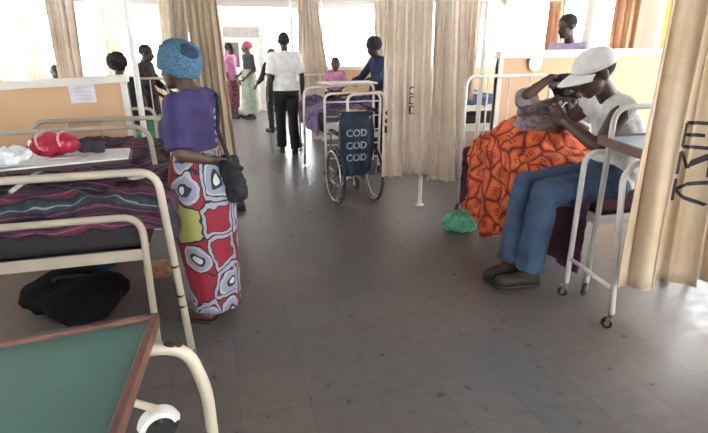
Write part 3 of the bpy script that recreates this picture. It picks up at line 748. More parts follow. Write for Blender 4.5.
def P_orange(u, v):
    # u: from far side of bed (0) to floor on the aisle side (1), v: from foot side to head side
    y = 2.80+v*1.0
    s = u*1.72
    mound = math.exp(-((y-3.42)/.42)**2)
    top = .72+.33*mound
    x = 3.02-s
    xe = 2.20-.03*math.sin(PI*v)
    if x > xe: 
        k = min(1, (x-xe)/.25); kk = min(1, max(0, (3.02-x)/.2))
        z = .70+(top-.70)*(.55+.45*math.sin(k*PI/2))*kk
        return (x, y, z)
    dz = xe-x; ztop = .70+(top-.70)*.55
    z = ztop-dz
    out = xe-.035-.03*math.sin(v*21+dz*3)*min(1, dz*2)-.06*min(1, dz*1.6)
    zmin = .13+.06*math.sin(v*9)
    if z < zmin: z = zmin
    return (out, y+.02*math.sin(dz*9), z)
cloth('blanket', 'bright orange and dark red printed blanket heaped over patient, hanging to floor', 'blanket', P_orange, 140, 120, OB, .026, 5.0, 9, (1.85, 1.35))

# right overbed table
t = thing('overbed_table', 'white overbed table with brown rimmed top and casters, right, beside man in jeans', 'table', (2.3, 2.1, 0))
b = BM(); tube(b, fillet([(2.10, 2.33, .10), (2.09, 2.33, .955), (2.55, 2.33, .965), (2.95, 2.33, .965), (2.96, 2.33, .1)], .08), .0165, 12); obj('rear_hoop', b, WHITE_ENAMEL, t)
b = BM(); tube(b, fillet([(2.09, 1.93, .10), (1.985, 1.93, .92), (2.05, 1.93, .985), (2.95, 1.93, .965), (2.96, 1.93, .1)], .07), .0165, 12); obj('front_hoop', b, WHITE_ENAMEL, t)
b = BM(); tube(b, [(2.10, 2.33, .27), (2.075, 1.93, .25)], .013); tube(b, [(2.96, 2.33, .27), (2.96, 1.93, .25)], .013); pieces('stretcher', b, WHITE_ENAMEL, t)
RB = [(2.185, 2.36), (2.08, 1.93), (3.0, 1.90), (3.02, 2.36)]
b = BM(); slab(b, inset(RB, .016), 1.025, 1.04); obj('table_top', b, mat('pale_blue_laminate', (.42, .55, .70), .35), t, smooth=False)
b = BM(); inn = inset(RB, .02)
for i in range(4): j = (i+1) % 4; slab(b, [RB[i], RB[j], inn[j], inn[i]], 1.0, 1.05)
obj('wood_rim', b, mat('brown_rim_wood', (.16, .095, .075), .45, var=.2), t, smooth=False)
for (x, y) in ((2.10, 2.33), (2.09, 1.93), (2.96, 2.33), (2.96, 1.93)): caster(t, x, y, .032, 2.2)

# bedside locker with white bucket behind the patient
t = thing('bedside_locker', 'low cream bedside locker behind patient, carrying white bucket', 'cabinet', (3.45, 4.0, 0))
b = BM(); boxb(b, 3.27, 3.68, 3.85, 4.20, 0, .06); obj('plinth', b, DARKST, t, smooth=False)
b = BM(); boxb(b, 3.25, 3.7, 3.82, 4.22, .06, .86); obj('cabinet_body', b, CREAM, t, smooth=False, bevel=.006)
b = BM(); boxb(b, 3.22, 3.73, 3.79, 4.24, .86, .89); obj('cabinet_top', b, SILLP, t, smooth=False, bevel=.006)
b = BM(); boxb(b, 3.27, 3.68, 3.805, 3.82, .1, .60); dr = obj('door', b, WHITE_ENAMEL, t, smooth=False, bevel=.004)
b = BM(); boxb(b, 3.27, 3.68, 3.805, 3.82, .63, .83); dr2 = obj('drawer', b, WHITE_ENAMEL, t, smooth=False, bevel=.004)
b = BM(); tube(b, fillet([(3.42, 3.805, .73), (3.42, 3.78, .73), (3.53, 3.78, .73), (3.53, 3.805, .73)], .01), .005, 6); obj('handle', b, STEEL, dr2)
WPL = mat('white_plastic', (.82, .82, .80), .3, var=.03)
t = thing('bucket', 'white plastic bucket with flat lid on bedside locker', 'bucket', (3.42, 4.0, .89))
b = BM(); lathe(b, [(.055, 0), (.06, .01), (.072, .14), (.07, .14)], (3.42, 4.0, .89), seg=26); obj('bucket_body', b, WPL, t, smooth='auto')
b = BM(); lathe(b, [(.125, .14), (.13, .145), (.128, .155), (.001, .157)], (3.42, 4.0, .89), seg=28); obj('lid', b, WPL, t, smooth='auto')
b = BM(); lathe(b, [(.001, -.012), (.06, -.012), (.078, 0), (.072, .004), (.001, .002)], (3.075, 4.29, 1.405), (0, -1, .0), 28)
o = obj('wall_plate', b, WPL, smooth='auto'); props(o, 'round white plate fixed to tall peach partition above patient', 'plate')

# green plastic bag on floor
b = BM(); ell(b, (1.99, 3.64, .08), (1, .3, 0), (0, 0, 1), (.09, .135, .095)); ell(b, (2.04, 3.57, .06), (1, -.3, 0), (0, 0, 1), (.07, .09, .07))
ecap(b, (1.95, 3.60, .12), (1.91, 3.58, .18), .035, .022, (0, 1, 0), .6); ecap(b, (2.03, 3.60, .12), (2.06, 3.62, .17), .03, .022)
b = fuse(b, .006, 1, .020, 11., .004, 2)
for v in b.verts: v.co.z = max(.002, v.co.z)
o = obj('plastic_bag', b, mat('green_plastic_film', (.12, .46, .27), .3, var=.5, scale=8, bump=.6, bscale=20, trans=.15)); props(o, 'crumpled green plastic bag on floor below double curtain', 'bag')

# --- wheelchair, seen from behind
t = thing('wheelchair', 'folding wheelchair with dark blue cover lettered in white, seen from behind', 'wheelchair', (1.32, 4.75, 0))
XL, XR, YW = 1.13, 1.53, 4.70
for x, lab in ((XL, -1), (XR, 1)):
    b = BM(); R_ = .30; c = V((x, YW, R_))
    tube(b, [c+V((lab*.012*0, math.cos(a)*R_*.965, math.sin(a)*R_*.965)) for a in [2*PI*k/40 for k in range(40)]], .0135, 8, True); w = obj('rear_wheel', b, BLACKR, t)
    b = BM(); tube(b, [c+V((0, math.cos(a)*R_*.92, math.sin(a)*R_*.92)) for a in [2*PI*k/40 for k in range(40)]], .008, 8, True)
    for k in range(20):
        a = 2*PI*k/20; a2 = a+(.25 if k % 2 else -.25)
        tube(b, [c+V((lab*.02*(1 if k % 4 < 2 else -1), math.cos(a)*.02, math.sin(a)*.02)), c+V((0, math.cos(a2)*R_*.92, math.sin(a2)*R_*.92))], .0022, 5)
    lathe(b, [(.022, -.03), (.026, -.02), (.026, .02), (.022, .03)], c, (1, 0, 0), 14)
    obj('spokes_and_rim', b, DARKST, w)
    b = BM(); tube(b, [c+V((lab*.035, math.cos(a)*R_*.85, math.sin(a)*R_*.85)) for a in [2*PI*k/36 for k in range(36)]], .008, 8, True)
    for k in range(5): a = 2*PI*k/5; tube(b, [c+V((lab*.035, math.cos(a)*R_*.85, math.sin(a)*R_*.85)), c+V((0, math.cos(a)*R_*.92, math.sin(a)*R_*.92))], .004, 5)
    obj('push_rim', b, STEEL, w)
    xi = x-lab*.045
    b = BM()
    tube(b, fillet([(xi, 4.62, .93), (xi, 4.70, .93), (xi, 4.72, .62), (xi, 4.72, .30)], .05), .011, 10)
    tube(b, [(xi, 4.72, .46), (xi, 5.10, .48)], .011); tube(b, fillet([(xi, 4.72, .70), (xi, 5.0, .70), (xi, 5.04, .48)], .05), .010)
    tube(b, [(xi, 4.72, .30), (xi, 5.10, .30)], .010); tube(b, fillet([(xi, 5.02, .48), (xi, 5.12, .46), (xi, 5.22, .12)], .05), .010)
    tube(b, [(x-lab*.06, 5.10, .30), (x-lab*.04, 5.10, .17)], .010); tube(b, [(xi, 4.70, .30), (x, 4.70, .30)], .012)
    obj('side_frame', b, mat('dull_chrome', (.30, .29, .28), .4, metal=.9), t)
    b = BM(); ecap(b, (xi, 4.60, .93), (xi, 4.68, .93), .017, .017, seg=12); obj('push_handle', b, BLACKR, t)
    b = BM(); box(b, (xi, 4.88, .72), (.05, .26, .03)); obj('armrest', b, BLACKC, t, smooth=False, bevel=.01)
    b = BM(); lathe(b, [(.03, -.014), (.075, -.014), (.088, -.006), (.088, .006), (.075, .014), (.03, .014)], (x-lab*.04, 5.10, .088), (1, .1, 0), 22); cw = obj('caster_wheel', b, BLACKR, t, smooth='auto')
    b = BM(); box(b, (x-lab*.04-.02, 5.10, .12), (.004, .02, .12)); box(b, (x-lab*.04+.02, 5.10, .12), (.004, .02, .12)); box(b, (x-lab*.04, 5.10, .18), (.045, .02, .006)); lathe(b, [(.025, -.018), (.025, .018)], (x-lab*.04, 5.10, .088), (1, .1, 0), 12); obj('caster_fork', b, STEEL, cw, smooth=False)
    b = BM(); box(b, (xi-lab*.05, 5.26, .10), (.11, .13, .012)); obj('footplate', b, DARKST, t, smooth=False)
b = BM(); tube(b, [(XL+.05, 4.74, .16), (XR-.05, 4.74, .46)], .010); tube(b, [(XR-.05, 4.76, .16), (XL+.05, 4.76, .46)], .010); tube(b, [(XL+.05, 4.74, .16), (XL+.05, 5.05, .16)], .009); pieces('cross_brace', b, STEEL, t)
b = BM(); box(b, (1.33, 4.90, .485), (.34, .38, .03)); obj('seat', b, BLACKC, t, smooth=False, bevel=.01)
NAVY = mat('navy_blue_cloth', (.010, .023, .058), .6, var=.5, scale=6, bump=.3)
def P_wc(u, v):
    x = XL+.02+u*.37+.02*math.sin(v*4); z = .95-v*.66
    y = 4.70-.045*math.sin(PI*u)-.02*math.sin(u*19)*v-.03*math.sin(PI*v)
    return (x, y, z)
cv = cloth('back_cover', None, None, P_wc, 50, 60, NAVY, .010, 9, 3, parent=None)
cv.parent = t; cv.location = -t.location
for k, z in enumerate((.74, .615, .49)):
    b = text_bm('COD', .098, Matrix.Translation((1.325, 4.606+.003*k, z)) @ Matrix.Rotation(math.radians(90), 4, 'X') @ Matrix.Scale(1, 4))
    bmesh.ops.translate(b, verts=b.verts, vec=(0, 0, 0))
    for v in b.verts: v.co.y += .03*abs(v.co.x-1.325)*2
    o = obj('white_letters', b, mat('grey_white_ink', (.34, .38, .42), .7, var=.4, scale=20), cv, smooth=False, local=True)
for k in range(3):
    b = BM(); q = random.Random(k); x = XL+.02+.16*k; tube(b, [(x+q.uniform(-.03, .03), 4.69, .84+q.uniform(-.08, .06)) for _ in range(5)], .006, 6); obj('strap', b, WHITEINK, t)

t.rotation_euler = (0, 0, math.radians(4))
# --- far bay on the right: beds
bed('white bed with foot hoop beyond the wheelchair', 1.28, 2.0, 5.85, 7.75, .5, 1.02, 1.15, bars=5, m=WHITE_ENAMEL, r=.016)
mattress('mattress of bed beyond wheelchair, under dark printed cloth', 1.31, 1.97, 5.95, 7.6, .515, .14, mat('white_sheet_cloth', (.62, .6, .6), .8))
DB = orange_print('dark_purple_print', (.16, .10, .22), (.02, .018, .05), 6)
def P_far(u, v):
    s = u*1.2; x = 1.2+s*.8; y = 6.0+v*1.5; z = .80+.08*math.sin(v*7)*math.sin(u*5)
    if u < .2: x = 1.24-.01*math.sin(v*30); z = .80-(.2-u)*1.6
    return (x, y, z)
cloth('blanket', 'dark purple and blue printed cloth on bed beyond wheelchair', 'blanket', P_far, 60, 60, DB, .02, 7, 4, (1, 1.4))
t = thing('overbed_table', 'white overbed table with pale top over bed beyond wheelchair', 'table', (1.7, 6.3, 0))
b = BM(); tube(b, fillet([(1.13, 6.5, .02), (1.15, 6.5, 1.04), (2.12, 6.5, 1.09), (2.12, 6.5, .02)], .10), .018, 10); obj('rear_hoop', b, WHITE_ENAMEL, t)
b = BM(); tube(b, fillet([(1.53, 5.55, .02), (1.49, 5.55, 1.03), (1.95, 5.55, 1.05), (1.95, 5.55, .02)], .09), .017, 10); obj('front_hoop', b, WHITE_ENAMEL, t)
b = BM(); slab(b, [(1.45, 6.20), (2.08, 6.20), (2.08, 6.62), (1.35, 6.62)], 1.10, 1.12); obj('table_top', b, SILLP, t, smooth=False)
b = BM(); tube(b, [(1.45, 5.8, 1.0), (2.1, 5.8, 1.05)], .016); obj('dark_rim', b, mat('brown_edge', (.14, .05, .04), .6), t)
bed('white bed with blue bedding in gap right of double curtain', 3.15, 4.05, 5.9, 7.8, .55, .98, 1.2, m=WHITE_ENAMEL, r=.016)
mattress('thick dark mattress on bed with blue bedding', 3.18, 4.02, 5.95, 7.7, .565, .14, MATT)
BB = mat('blue_bedding_cloth', (.07, .12, .24), .8, var=.5, scale=5, bump=.3)
cloth('blanket', 'blue blanket with white fold, on bed seen between double curtain and post', 'blanket', lambda u, v: (3.14+u*.92, 5.93+v*1.6, .86+.10*math.exp(-((v-.3)/.25)**2)*math.sin(PI*u)-(.12 if v < .03 else 0)), 40, 50, BB, .02, 6, 7)
cloth('bed_sheet', 'white folded sheet at foot of blue bedding bed', 'sheet', lambda u, v: (3.13+u*.94, 5.90+v*.12, .86-(1-v)*.12), 30, 10, WHITEC, .008, 9, 3)
# left second bay
bed('cream bed with green blanket past post at left, behind woman in blue hat', -1.5, -.62, 5.5, 7.4, .5, .95, 1.15, m=CREAM, r=.017)
mattress('mattress of bed with green blanket', -1.47, -.65, 5.55, 7.35, .515, .12, mat('pale_sheet', (.6, .6, .58), .8))
cloth('blanket', 'green blanket on bed past post at left', 'blanket', lambda u, v: (-1.5+u*.92, 5.47+v*1.75, .66+.03*math.sin(u*8) if v > .05 else .66-(.05-v)*6), 40, 50, mat('green_blanket_cloth', (.03, .20, .09), .85, var=.5, scale=8, bump=.3), .015, 7, 5)

# ------------------------------------------------------------------ people
def stand(k=1.0, **ov):
    J = dict(pelvis=(0, 0, .95), chest=(0, -.01, 1.24), neck=(0, -.02, 1.44), head=(0, .015, 1.585),
             shL=(-.17, -.01, 1.39), shR=(.17, -.01, 1.39), elL=(-.215, -.03, 1.11), elR=(.215, -.03, 1.11), wrL=(-.22, .05, .87), wrR=(.22, .05, .87),
             hipL=(-.085, 0, .91), hipR=(.085, 0, .91), knL=(-.095, .03, .50), knR=(.095, .03, .50), anL=(-.10, 0, .09), anR=(.10, 0, .09),
             toL=(-.115, .15, .035), toR=(.115, .15, .035))
    J.update(ov)
    return {a: V(b)*k for a, b in J.items()}
def place(J, base, yaw):
    """yaw: facing direction in degrees from +X"""
    a = math.radians(yaw); f = V((math.cos(a), math.sin(a), 0)); r = V((math.sin(a), -math.cos(a), 0))
    return {n: V((base[0], base[1], 0))+r*p.x+f*p.y+V((0, 0, p.z)) for n, p in J.items()}
def hand(bm, w, d, n, t, k, curl=.5, spread=.0, thumb=.6, fr=1.):
    d = V(d).normalized(); n = (V(n)-d*V(n).dot(d)).normalized(); tt = d.cross(n)
    if tt.dot(V(t)) < 0: tt = -tt
    base = []
    for i in range(4):
        o = (1.5-i)*.0195*k
        kn = w+d*(.088-.006*abs(1.2-i))*k+tt*o
        ecap(bm, w+d*.012*k+tt*o*.65, kn, .0145*k, .0115*k, seg=10); base.append(kn)
    lens = (.072, .082, .076, .060)
    for i in range(4):
        p = base[i]; dd = (d+tt*(1.5-i)*spread).normalized(); r0 = .0090*k*fr
        for s, fct in enumerate((.45, .30, .25)):
            ang = curl*(.55 if s == 0 else .75)*(1+.1*i)
            dd = (dd*math.cos(ang)+n*math.sin(ang)).normalized()
            nn = n  # bend plane keeps n
            q = p+dd*lens[i]*fct*k; ecap(bm, p, q, r0, r0*.9, seg=10); p = q; r0 *= .92
            n2 = (n-dd*n.dot(dd)); n = n2.normalized() if n2.length > .1 else n
        n = (V(nn)-d*V(nn).dot(d)).normalized() if False else (tt.cross(d).normalized() if tt.cross(d).dot(n) > 0 else -tt.cross(d).normalized())
    p = w+d*.02*k+tt*.018*k; dd = (d*.62+tt*.70+n*thumb*.5).normalized()
    for ln, r_ in ((.042, .0135), (.032, .0105), (.026, .0092)):
        q = p+dd*ln*k; ecap(bm, p, q, r_*k, r_*.92*k, seg=10); p = q; dd = (dd+d*.35+n*.25*thumb).normalized()
def person(label, J, k=1., hf=(0, 1, 0), hu=(0, 0, 1), skin=SKIN, vox=.009, garments=(), hair=None, cat='person', hands=True, shoes=BLACKR, hcurl=.5, slim=1., eyes=True, base=None, handdir=None, group=None, bust=0., hk=1.06):
    hf = V(hf).normalized(); hu = (V(hu)-hf*V(hu).dot(hf)).normalized(); hs = hf.cross(hu)
    side = (J['shR']-J['shL']).normalized(); hside = (J['hipR']-J['hipL']).normalized()
    b0 = base or (J['pelvis'].x, J['pelvis'].y, 0)
    t = thing('person', label, cat, b0, 0, group)
    def torso(bm, g=0., lo=True, top=True, flatend=False):
        s = k*slim
        pl, ch, nk = J['pelvis'], J['chest'], J['neck']; wa = pl.lerp(ch, .5)
        if lo: ecap(bm, J['hipL'].lerp(J['hipR'], .3), J['hipL'].lerp(J['hipR'], .7), .115*s+g, .115*s+g, seg=18)
        ecap(bm, pl, wa, .155*s+g, .132*s+g, hside, .68, seg=22)
        ecap(bm, wa, ch, .132*s+g, .155*s+g, side, .68, seg=22)
        up = ch.lerp(nk, .62)
        ecap(bm, ch, up, .155*s+g, .125*s+g, side, .66, seg=22)
        if bust:
            fw = hside.cross(V((0, 0, 1))) if False else (J['toL']-J['anL']); fw.z = 0; fw.normalize()
            for sg in (-1, 1): ell(bm, ch+side*.07*s*sg+fw*.075*s, fw, (0, 0, 1), (.065*s+g, .07*s*bust+g, .07*s+g), 14)
        for sh in ('shL', 'shR'): ecap(bm, up, J[sh]+(up-J[sh]).normalized()*.02, .075*s+g, .052*s+g, seg=14)
        if top: ecap(bm, up, nk, .09*s+g, .06*s+g, side, .8, seg=16, fb=flatend)
    bm = BM(); torso(bm)
    ecap(bm, J['neck']-V((0, 0, .02)), J['head']-hu*.04*k-hf*.01, .056*k, .050*k)
    kb = k; k = k*hk
    h = J['head']
    ell(bm, h+hf*-.006*k+hu*.028*k, hf, hu, (.074*k, .094*k, .086*k))
    ell(bm, h+hf*.028*k-hu*.035*k, hf, hu, (.058*k, .066*k, .072*k))
    ecap(bm, h+hf*.060*k-hu*.085*k-hs*.018*k, h+hf*.060*k-hu*.085*k+hs*.018*k, .022*k, .022*k)
    ecap(bm, h+hf*.088*k+hu*.012*k, h+hf*.105*k-hu*.022*k, .009*k, .016*k)
    for sg in (-1, 1):
        ell(bm, h+hf*.099*k-hu*.026*k+hs*sg*.011*k, hf, hu, (.011*k, .010*k, .009*k), 10)
        ell(bm, h-hf*.006*k+hs*sg*.075*k-hu*.004*k, hf, hu, (.010*k, .022*k, .033*k), 12)
        ell(bm, h+hf*.072*k+hu*.026*k+hs*sg*.030*k, hf, hu, (.026*k, .014*k, .010*k), 10)
        ell(bm, h+hf*.062*k-hu*.020*k+hs*sg*.038*k, hf, hu, (.020*k, .018*k, .018*k), 10)
    ell(bm, h+hf*.090*k-hu*.050*k, hf, hu, (.025*k, .011*k, .0075*k), 12); ell(bm, h+hf*.087*k-hu*.062*k, hf, hu, (.021*k, .010*k, .008*k), 12)
    k = kb
    for s_ in 'LR':
        sh, el, wr = J['sh'+s_], J['el'+s_], J['wr'+s_]
        ecap(bm, sh, sh.lerp(el, .45), .052*k*slim, .046*k*slim, seg=14); ecap(bm, sh.lerp(el, .45), el, .046*k*slim, .036*k, seg=14)
        ecap(bm, el, el.lerp(wr, .35), .037*k, .038*k, seg=14); ecap(bm, el.lerp(wr, .35), wr, .038*k, .025*k, seg=14)
        hp, kn, an, to = J['hip'+s_], J['kn'+s_], J['an'+s_], J['to'+s_]
        ecap(bm, hp, hp.lerp(kn, .5), .088*k*slim, .072*k, seg=16); ecap(bm, hp.lerp(kn, .5), kn, .072*k, .054*k, seg=16)
        ecap(bm, kn, kn.lerp(an, .35), .054*k, .055*k, seg=16); ecap(bm, kn.lerp(an, .35), an, .055*k, .036*k, seg=16)
        ecap(bm, an+V((0, 0, -.03*k)), to, .034*k, .030*k, seg=12)
        if hands:
            d = (handdir or {}).get(s_) or (wr-el).normalized(); d = V(d)
            inw = (J['chest']-wr); 
            hand(bm, wr, d, inw, (V((0, 0, 1)) if abs(d.z) < .6 else (J['toL']-J['anL'])), k, hcurl)
    bm = fuse(bm, vox, 3)
    body = obj('body', bm, skin, t)
    k = kb*hk
    if eyes:
        for sg in (-1, 1):
            b = BM(); ell(b, h+hf*.080*k+hu*.008*k+hs*sg*.030*k, hf, hu, (.013*k, .011*k, .009*k), 12); e = obj('eye', b, EYEW, t)
            b = BM(); ell(b, h+hf*.088*k+hu*.008*k+hs*sg*.030*k, hf, hu, (.006*k, .005*k, .006*k), 10); obj('pupil', b, HAIR, e)
    if hair:
        b = BM(); sx, sy, sz, oy, oz = hair.get('s', (.083, .098, .088, -.018, .038))
        ell(b, h+hf*oy*k+hu*oz*k, hf, hu, (sx*k, sy*k, sz*k))
        if hair.get('bun'): ell(b, h-hf*.10*k+hu*.05*k, hf, hu, (.05*k, .045*k, .05*k))
        b = fuse(b, .008, 1, hair.get('w', .006), 30., 0, 2); obj(hair.get('name', 'hair'), b, hair.get('m', HAIR), t)
    k = kb
    for gm in garments:
        ty = gm[0]; m = gm[1]; o_ = gm[2] if len(gm) > 2 else {}
        bm = BM(); g = o_.get('g', .014)*k
        if ty == 'shirt':
            torso(bm, g, flatend=True)
            sl = o_.get('sleeve', .6); hm = o_.get('hem', .08)
            pl = J['pelvis']; dn = (J['hipL']+J['hipR'])/2-J['chest']; dn.normalize()
            ecap(bm, pl-dn*.05, pl+dn*hm, .155*k*slim+g*1.2, .162*k*slim+g*1.6, hside, .74, fb=True, seg=22)
            for s_ in 'LR':
                sh, el, wr = J['sh'+s_], J['el'+s_], J['wr'+s_]
                if sl <= 0: continue
                e = sh.lerp(el, min(1, sl))
                ecap(bm, sh, e, .050*k*slim+g*.8, (.046*k+g*1.5 if sl <= 1 else .040*k+g), seg=16, fb=sl <= 1)
                if sl > 1:
                    e2 = el.lerp(wr, sl-1); ecap(bm, el, e2, .040*k+g, .032*k+g*.8, seg=14, fb=True)
            nm = 'shirt'
        elif ty == 'trousers':
            ecap(bm, J['hipL'].lerp(J['hipR'], .25), J['hipL'].lerp(J['hipR'], .75), .12*k*slim+g, .12*k*slim+g, seg=18)
            ecap(bm, J['pelvis'], J['pelvis'].lerp(J['chest'], .30), .155*k*slim+g, .142*k*slim+g, hside, .72, fb=True, seg=22)
            ft = o_.get('flare', 1.)
            for s_ in 'LR':
                hp, kn, an = J['hip'+s_], J['kn'+s_], J['an'+s_]
                ecap(bm, hp, kn, .092*k*slim+g, .060*k+g, seg=18); e = kn.lerp(an, o_.get('len', 1.02))
                ecap(bm, kn, e, .060*k+g, (.045*k+g)*ft, seg=18, fb=True)
            nm = 'trousers'
        elif ty == 'wrap':     # closed skirt lofted from waist to hem
            z1, z0 = o_.get('z1', .98)*k, o_.get('z0', .10)*k; r0, r1, rm = o_.get('r0', .20)*k, o_.get('r1', .155)*k, o_.get('rm', .19)*k
            cx, cy = J['pelvis'].x, J['pelvis'].y; bxo, byo = o_.get('off', (0, 0)); q = 34; sg_ = 72
            fwd = V((side.y, -side.x, 0)); rings = []
            for j in range(q+1):
                tt_ = j/q; z = z1+(z0-z1)*tt_
                r_ = r1+(rm-r1)*math.sin(min(1, tt_*3)*PI/2) if tt_ < .33 else rm+(r0-rm)*((tt_-.33)/.67)
                ring = []
                for i in range(sg_):
                    a = 2*PI*i/sg_; f_ = 1+.035*tt_*math.sin(a*7+tt_*2)+.02*tt_*math.sin(a*11)+.02*noise.noise(V((math.cos(a)*2, math.sin(a)*2, z*5)))
                    ring.append(V((cx+bxo*tt_, cy+byo*tt_, z))+side*math.cos(a)*r_*f_+fwd*math.sin(a)*r_*f_*o_.get('flat', .78))
                rings.append(ring)
            loft(bm, rings, cap=True, uvs=lambda a, b_: (b_/sg_*1.15, a/q*.9))
            obj('wrap_skirt', bm, m, t, smooth='auto' if False else True); continue
        CUT = o_.get('cut')
        bm = fuse(bm, max(vox, .009), 2, o_.get('wr', .007), o_.get('ws', 9.), o_.get('fold', .0035), 1)
        if CUT:
            bmesh.ops.bisect_plane(bm, geom=bm.verts[:]+bm.edges[:]+bm.faces[:], plane_co=V(CUT[0]), plane_no=V(CUT[1]), clear_inner=True)
        go = obj(o_.get('name', nm), bm, m, t)
        if CUT: sd = go.modifiers.new('thick', 'SOLIDIFY'); sd.thickness = .004
    if shoes:
        for s_ in 'LR':
            an, to = J['an'+s_], J['to'+s_]; fdir = (to-an); fdir.z = 0; fdir.normalize(); zf = an.z-.09*k
            b = BM(); c = an+V((0, 0, -.045*k))
            ecap(b, V((an.x, an.y, zf+.045*k))-fdir*.03*k, V((to.x, to.y, zf+.038*k)), .043*k, .044*k, fdir.cross(V((0, 0, 1))), .85, seg=16)
            ecap(b, V((an.x, an.y, zf+.05*k)), an+V((0, 0, .0)), .045*k, .046*k, seg=14, fb=True)
            b = fuse(b, .008, 2)
            for v in b.verts:
                if v.co.z < zf+.004: v.co.z = zf+.004
            sh_ = obj('shoe', b, shoes, t)
            b = BM(); ecap(b, V((an.x, an.y, zf+.010*k))-fdir*.035*k, V((to.x, to.y, zf+.010*k)), .044*k, .046*k, fdir.cross(V((0, 0, 1))), 1, seg=18)
            for v in b.verts: v.co.z = zf+.001+(.016*k if v.co.z > zf+.010*k else 0)
            obj('sole', b, BLACKR, sh_)
    return t, body

# woman with the blue knit hat
k = .915
J = place(stand(k), (-.125, 2.74), 150)
J['elL'] = V((-.19, 2.52, 1.04)); J['wrL'] = V((-.06, 2.60, .985))
J['elR'] = V((-.10, 3.00, 1.05)); J['wrR'] = V((-.24, 2.92, 1.00))
J['head'] += V((-.035, .01, -.005))
PURPLE = mat('purple_jersey', (.040, .027, .11), .85, var=.18, scale=7, bump=.1)
t, body = person('woman in blue knit hat, purple t-shirt and red patterned wrap skirt standing at left bed', J, k, (-.78, .62, -.10), skin=SKIN, vox=.0065, slim=1.02, bust=1.1,
    garments=[('shirt', PURPLE, dict(sleeve=.92, hem=.03, g=.022, fold=.004, cut=((-.125, 2.74, .985), (-.12, 0, 1)))), ('wrap', wax_print(), dict(z1=1.12, z0=.09, r1=.15, rm=.215, r0=.165, off=(.03, -.02), flat=.90))], hcurl=.7, shoes=mat('dark_maroon_sandal', (.06, .018, .02), .6))
# knit hat: rolled brim and loose crown
BLUEK = bpy.data.materials.new('blue_knit_yarn'); N, L, B = nodes_of(BLUEK)
tc = N.new('ShaderNodeTexCoord'); vo = N.new('ShaderNodeTexVoronoi'); vo.inputs['Scale'].default_value = 120; L.new(tc.outputs['Object'], vo.inputs['Vector'])
rp = ramp(N, [(0, (.13, .27, .38)), (.5, (.07, .16, .25)), (1, (.03, .07, .13))]); L.new(vo.outputs['Distance'], rp.inputs['Fac']); L.new(rp.outputs['Color'], B.inputs['Base Color'])
bp = N.new('ShaderNodeBump'); bp.inputs['Strength'].default_value = .8; bp.inputs['Distance'].default_value = .006; bp.invert = True; L.new(vo.outputs['Distance'], bp.inputs['Height']); L.new(bp.outputs['Normal'], B.inputs['Normal']); B.inputs['Roughness'].default_value = .95
NAVK = mat('dark_navy_knit', (.02, .04, .085), .95, var=.3, scale=60, bump=.8, bscale=90)
hat = thing('knit_hat', 'puffy blue mottled knit hat on woman in purple t-shirt', 'hat', tuple(J['head']))
h = J['head']+V((.022, 0, 0)); axis = V((.28, -.14, 1)).normalized()
HS = .88
b = BM(); lathe(b, [(r_*HS, z_*HS) for r_, z_ in [(.088, -.03), (.112, -.035), (.124, -.01), (.128, .03), (.122, .075), (.10, .115), (.06, .14), (.001, .148)]], h+V((-.012, -.006, .012)), axis, 40)
lathe(b, [(r_*HS, z_*HS) for r_, z_ in [(.09, .0), (.105, -.04), (.118, -.035), (.125, -.005), (.118, .02), (.09, .02)]], h+V((-.012, -.006, .004)), axis, 40)
b = fuse(b, .006, 2, .005, 26.); obj('hat_crown', b, BLUEK, hat)
b = BM(); ell(b, h+V((.026, -.058, .062)), V((.4, -.9, .2)), axis, (.070, .058, .060)); b = fuse(b, .006, 2, .004, 26.); obj('dark_patch', b, NAVK, hat, label='dark navy crown section of the hat')
# white print on the shirt back
b = BM(); q = random.Random(4)
fw = V((math.cos(math.radians(150)), math.sin(math.radians(150)), 0)); rt = V((fw.y, -fw.x, 0))
for row in range(5):
    for c_ in range(2):
        p = J['chest']-fw*.142+rt*(-.03+c_*.05)+V((0, 0, .10-row*.038)); pts = [p+V((0, 0, q.uniform(-.012, .012)))+rt*q.uniform(-.014, .014) for _ in range(4)]; tube(b, pts, .0032, 5)
pieces('shirt_print', b, WHITEINK, t, label='white lettering on shirt back')
# shoulder bag
bag = thing('shoulder_bag', 'black shoulder bag with long strap hanging behind woman in purple t-shirt', 'bag', (.02, 2.66, .8))
b = BM(); ecap(b, (.035, 2.62, .96), (.075, 2.62, .78), .060, .066, (1, -.3, 0), .5); ecap(b, (.03, 2.62, .985), (.10, 2.60, .93), .03, .025, (0, 1, 0), .6); b = fuse(b, .006, 2, .014, 14., .004, 4); obj('bag_body', b, BLACKC, bag)
b = BM(); tube(b, [J['shR']+V((.03, .0, .045)), J['shR']+V((.055, -.09, .02)), J['chest']+V((.13, -.12, .10)), (.00, 2.58, 1.15), (.035, 2.58, 1.02), (.05, 2.60, .95)], .011, 8); obj('strap', b, BLACKC, bag)

# person mostly hidden behind the curtain: black trousers and sandal
k = .98
J = place(stand(k, shL=(-.15, 0, 1.39), shR=(.15, 0, 1.39), elL=(-.15, -.02, 1.11), elR=(.15, -.02, 1.11), wrL=(-.15, .0, .87), wrR=(.15, 0, .87)), (.015, 4.86), 0)
person('person in black trousers and dark sandals standing behind narrow tan curtain, only lower leg showing', J, k, (.0, 1, 0), vox=.012, slim=.85, garments=[('shirt', BLACKC, dict(sleeve=1.6)), ('trousers', BLACKC, dict(len=.80))], hair={}, shoes=mat('dark_sandal', (.02, .016, .016), .5), hands=False, eyes=False)

